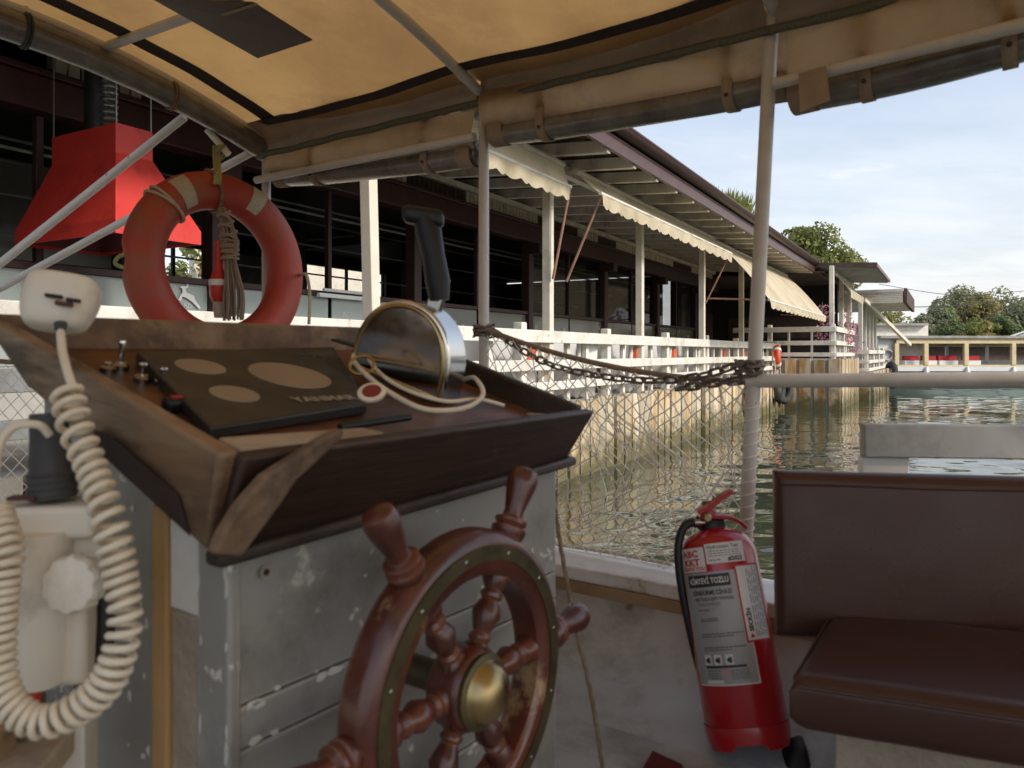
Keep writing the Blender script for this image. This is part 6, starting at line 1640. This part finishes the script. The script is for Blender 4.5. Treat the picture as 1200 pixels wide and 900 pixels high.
def lines(par, p0, p1, hs, thick=0.0022, mat='print_grey'):
    for h in hs:
        p = p0; m = MB()
        while p < p1 - 2:
            w = rnd.uniform(2, 6); w = min(w, p1 - p)
            n = 2; m.grid(lambda u, v: cyl(D2(p + w * u), h + thick * v, fireR + 0.0016), 2, 1); p += w + 1.2
        m.build('small_print', mat, par, smooth=False)
lines(sl_, -42, -24, [0.274]); lines(sl_, -40, -14, [0.256, 0.252])
lines(sl_, -42, 18, [0.226]); lines(sl_, -42, 4, [0.221])
lines(sl_, -42, 18, [0.199]); lines(sl_, -42, -2, [0.194])
for p in (-44, -29, -13):
    ic = patch('pictogram', 'label_white', D2(p), D2(p + 11), 0.166, 0.186, sl_, 0.0014)
    m = MB(); m.lathe([(0.004, 0), (0.004, 0.0006)], cyl(D2(p + 4.5), 0.175, fireR + 0.0016), (ec * math.cos(D2(p + 4.5)) + er * math.sin(D2(p + 4.5))), 10); m.build('symbol', 'print_black', ic)
    m = MB(); m.grid(lambda u, v: cyl(D2(p + 5 + 4 * u), 0.169 + 0.012 * v, fireR + 0.0018), 1, 1); m.build('symbol', 'print_grey', ic)
patch('black_rule', 'print_black', D2(-44), D2(14), 0.160, 0.1645, sl_, 0.0014)
lines(sl_, -42, -22, [0.154, 0.149, 0.144, 0.139], 0.0016); lines(sl_, -8, 18, [0.154, 0.150, 0.146, 0.142, 0.138], 0.0015)
patch('pink_mark', 'print_pink', D2(-20), D2(-11), 0.145, 0.157, sl_, 0.0014)
patch('white_box', 'label_white', D2(-46), D2(-20), 0.1300, 0.1365, sl_, 0.0014)
# white brand label
wl = patch('brand_label', 'label_white', D2(-64), D2(-18), 0.354, 0.405, ext, 0.0012)
print_on('ABC', D2(-55), 0.386, 0.0190, 'print_red', wl, 0.0007, 1.15)
print_on('KKT', D2(-54), 0.368, 0.0190, 'print_red', wl, 0.0007, 1.15)
print_on('KİMYEVİ TOZLU', D2(-58), 0.3575, 0.0098, 'print_red', wl, 0.0003, 0.85)
# test label
tl = patch('test_label', 'label_white', D2(-16), D2(40), 0.368, 0.410, ext, 0.0012)
print_on('Hydrostatic Test', D2(-13), 0.399, 0.0110, 'print_grey', tl, 0.0002, 0.9)
lines(tl, -12, 34, [0.393, 0.388, 0.383], 0.0016); lines(tl, -12, 6, [0.374], 0.0022)
print_on('#2023', D2(14), 0.3715, 0.0125, 'print_black', tl, 0.0005, 1.0)
# red framed maker label
rl = patch('maker_label', 'label_white', D2(20), D2(64), 0.205, 0.362, ext, 0.0012)
for (a, b, c, d) in ((20, 22.5, 0.205, 0.362), (61.5, 64, 0.205, 0.362), (20, 64, 0.205, 0.209), (20, 64, 0.358, 0.362)):
    patch('label_border', 'print_red', D2(a), D2(b), c, d, rl, 0.0017)
print_on('SEÇKİN', D2(33), 0.226, 0.0130, 'print_black', rl, 0.0006, 1.0, rot=True)
m = MB(); m.add([cyl(D2(26), 0.212, fireR + 0.0018), cyl(D2(34), 0.215, fireR + 0.0018), cyl(D2(29), 0.223, fireR + 0.0018)], [(0, 1, 2)]); m.build('maker_mark', 'print_red', rl, smooth=False)
for p in (37, 41, 45, 49, 53, 57):
    m = MB(); h = 0.215
    while h < 0.345:
        w = rnd.uniform(0.008, 0.02); m.grid(lambda u, v: cyl(D2(p + 1.2 * u), h + w * v, fireR + 0.0017), 1, 1); h += w + 0.004
    m.build('small_print', 'print_grey', rl, smooth=False)
# valve, levers, hose
MB().lathe([(0.030, HB_ + 0.012), (0.032, HB_ + 0.020), (0.030, HB_ + 0.030), (0.022, HB_ + 0.036)], E0, ea, 28).build('neck_ring', 'black_plastic', ext)
MB().lathe([(0.017, HB_ + 0.034), (0.019, HB_ + 0.044), (0.015, HB_ + 0.052), (0.014, HB_ + 0.074)], E0, ea, 20).build('valve', 'old_brass', ext)
vt = E0 + ea * (HB_ + 0.06)
dl = (P(858, 576, 1.735) - P(825, 605, 1.735)).normalized()
def lever(name, pts, w, t):
    m = MB(); q = catmull(pts, 6); vs = []
    for i, p in enumerate(q):
        tg = (q[min(i + 1, len(q) - 1)] - q[max(0, i - 1)]).normalized(); n_ = Vector((0, 1, 0)); nr = tg.cross(n_).normalized()
        ww = w * (1 - 0.25 * i / len(q))
        vs += [p - n_ * ww / 2 - nr * t / 2, p + n_ * ww / 2 - nr * t / 2, p + n_ * ww / 2 + nr * t / 2, p - n_ * ww / 2 + nr * t / 2]
    fs = [(i * 4 + k, i * 4 + (k + 1) % 4, i * 4 + 4 + (k + 1) % 4, i * 4 + 4 + k) for i in range(len(q) - 1) for k in range(4)] + [(0, 1, 2, 3), tuple((len(q) - 1) * 4 + k for k in range(4))]
    m.add(vs, fs); return m.build(name, 'ext_red', ext, bevel=0.002)
lever('squeeze_lever', [P(817, 600, 1.735), P(832, 593, 1.735), P(846, 582, 1.735), P(858, 575, 1.735)], 0.030, 0.010)
lever('squeeze_lever', [P(819, 603, 1.735), P(828, 606, 1.735), P(834, 596, 1.735)], 0.026, 0.016)
lever('carry_handle', [P(822, 604, 1.735), P(838, 605, 1.735), P(854, 606, 1.735), P(866, 611, 1.735), P(874, 618, 1.735)], 0.030, 0.008)
MB().lathe([(0.009, -0.018), (0.010, 0.0), (0.007, 0.004)], P(829, 607, 1.712), Vector((0, -1, 0)), 16).build('safety_pin', 'brass', ext)
MB().lathe([(0.012, 0), (0.014, 0.012), (0.012, 0.028)], P(826, 611, 1.735), Vector((-0.96, -0.1, -0.05)), 14).build('hose_fitting', 'dull_steel', ext)
MB().tube(catmull([P(814, 612, 1.73), P(803, 616, 1.725), P(796, 632, 1.72), P(795, 655, 1.71), P(799, 690, 1.70), P(806, 725, 1.69), P(815, 765, 1.68), P(826, 805, 1.665)], 8), 0.0095, 14).build('hose', 'black_plastic', ext)
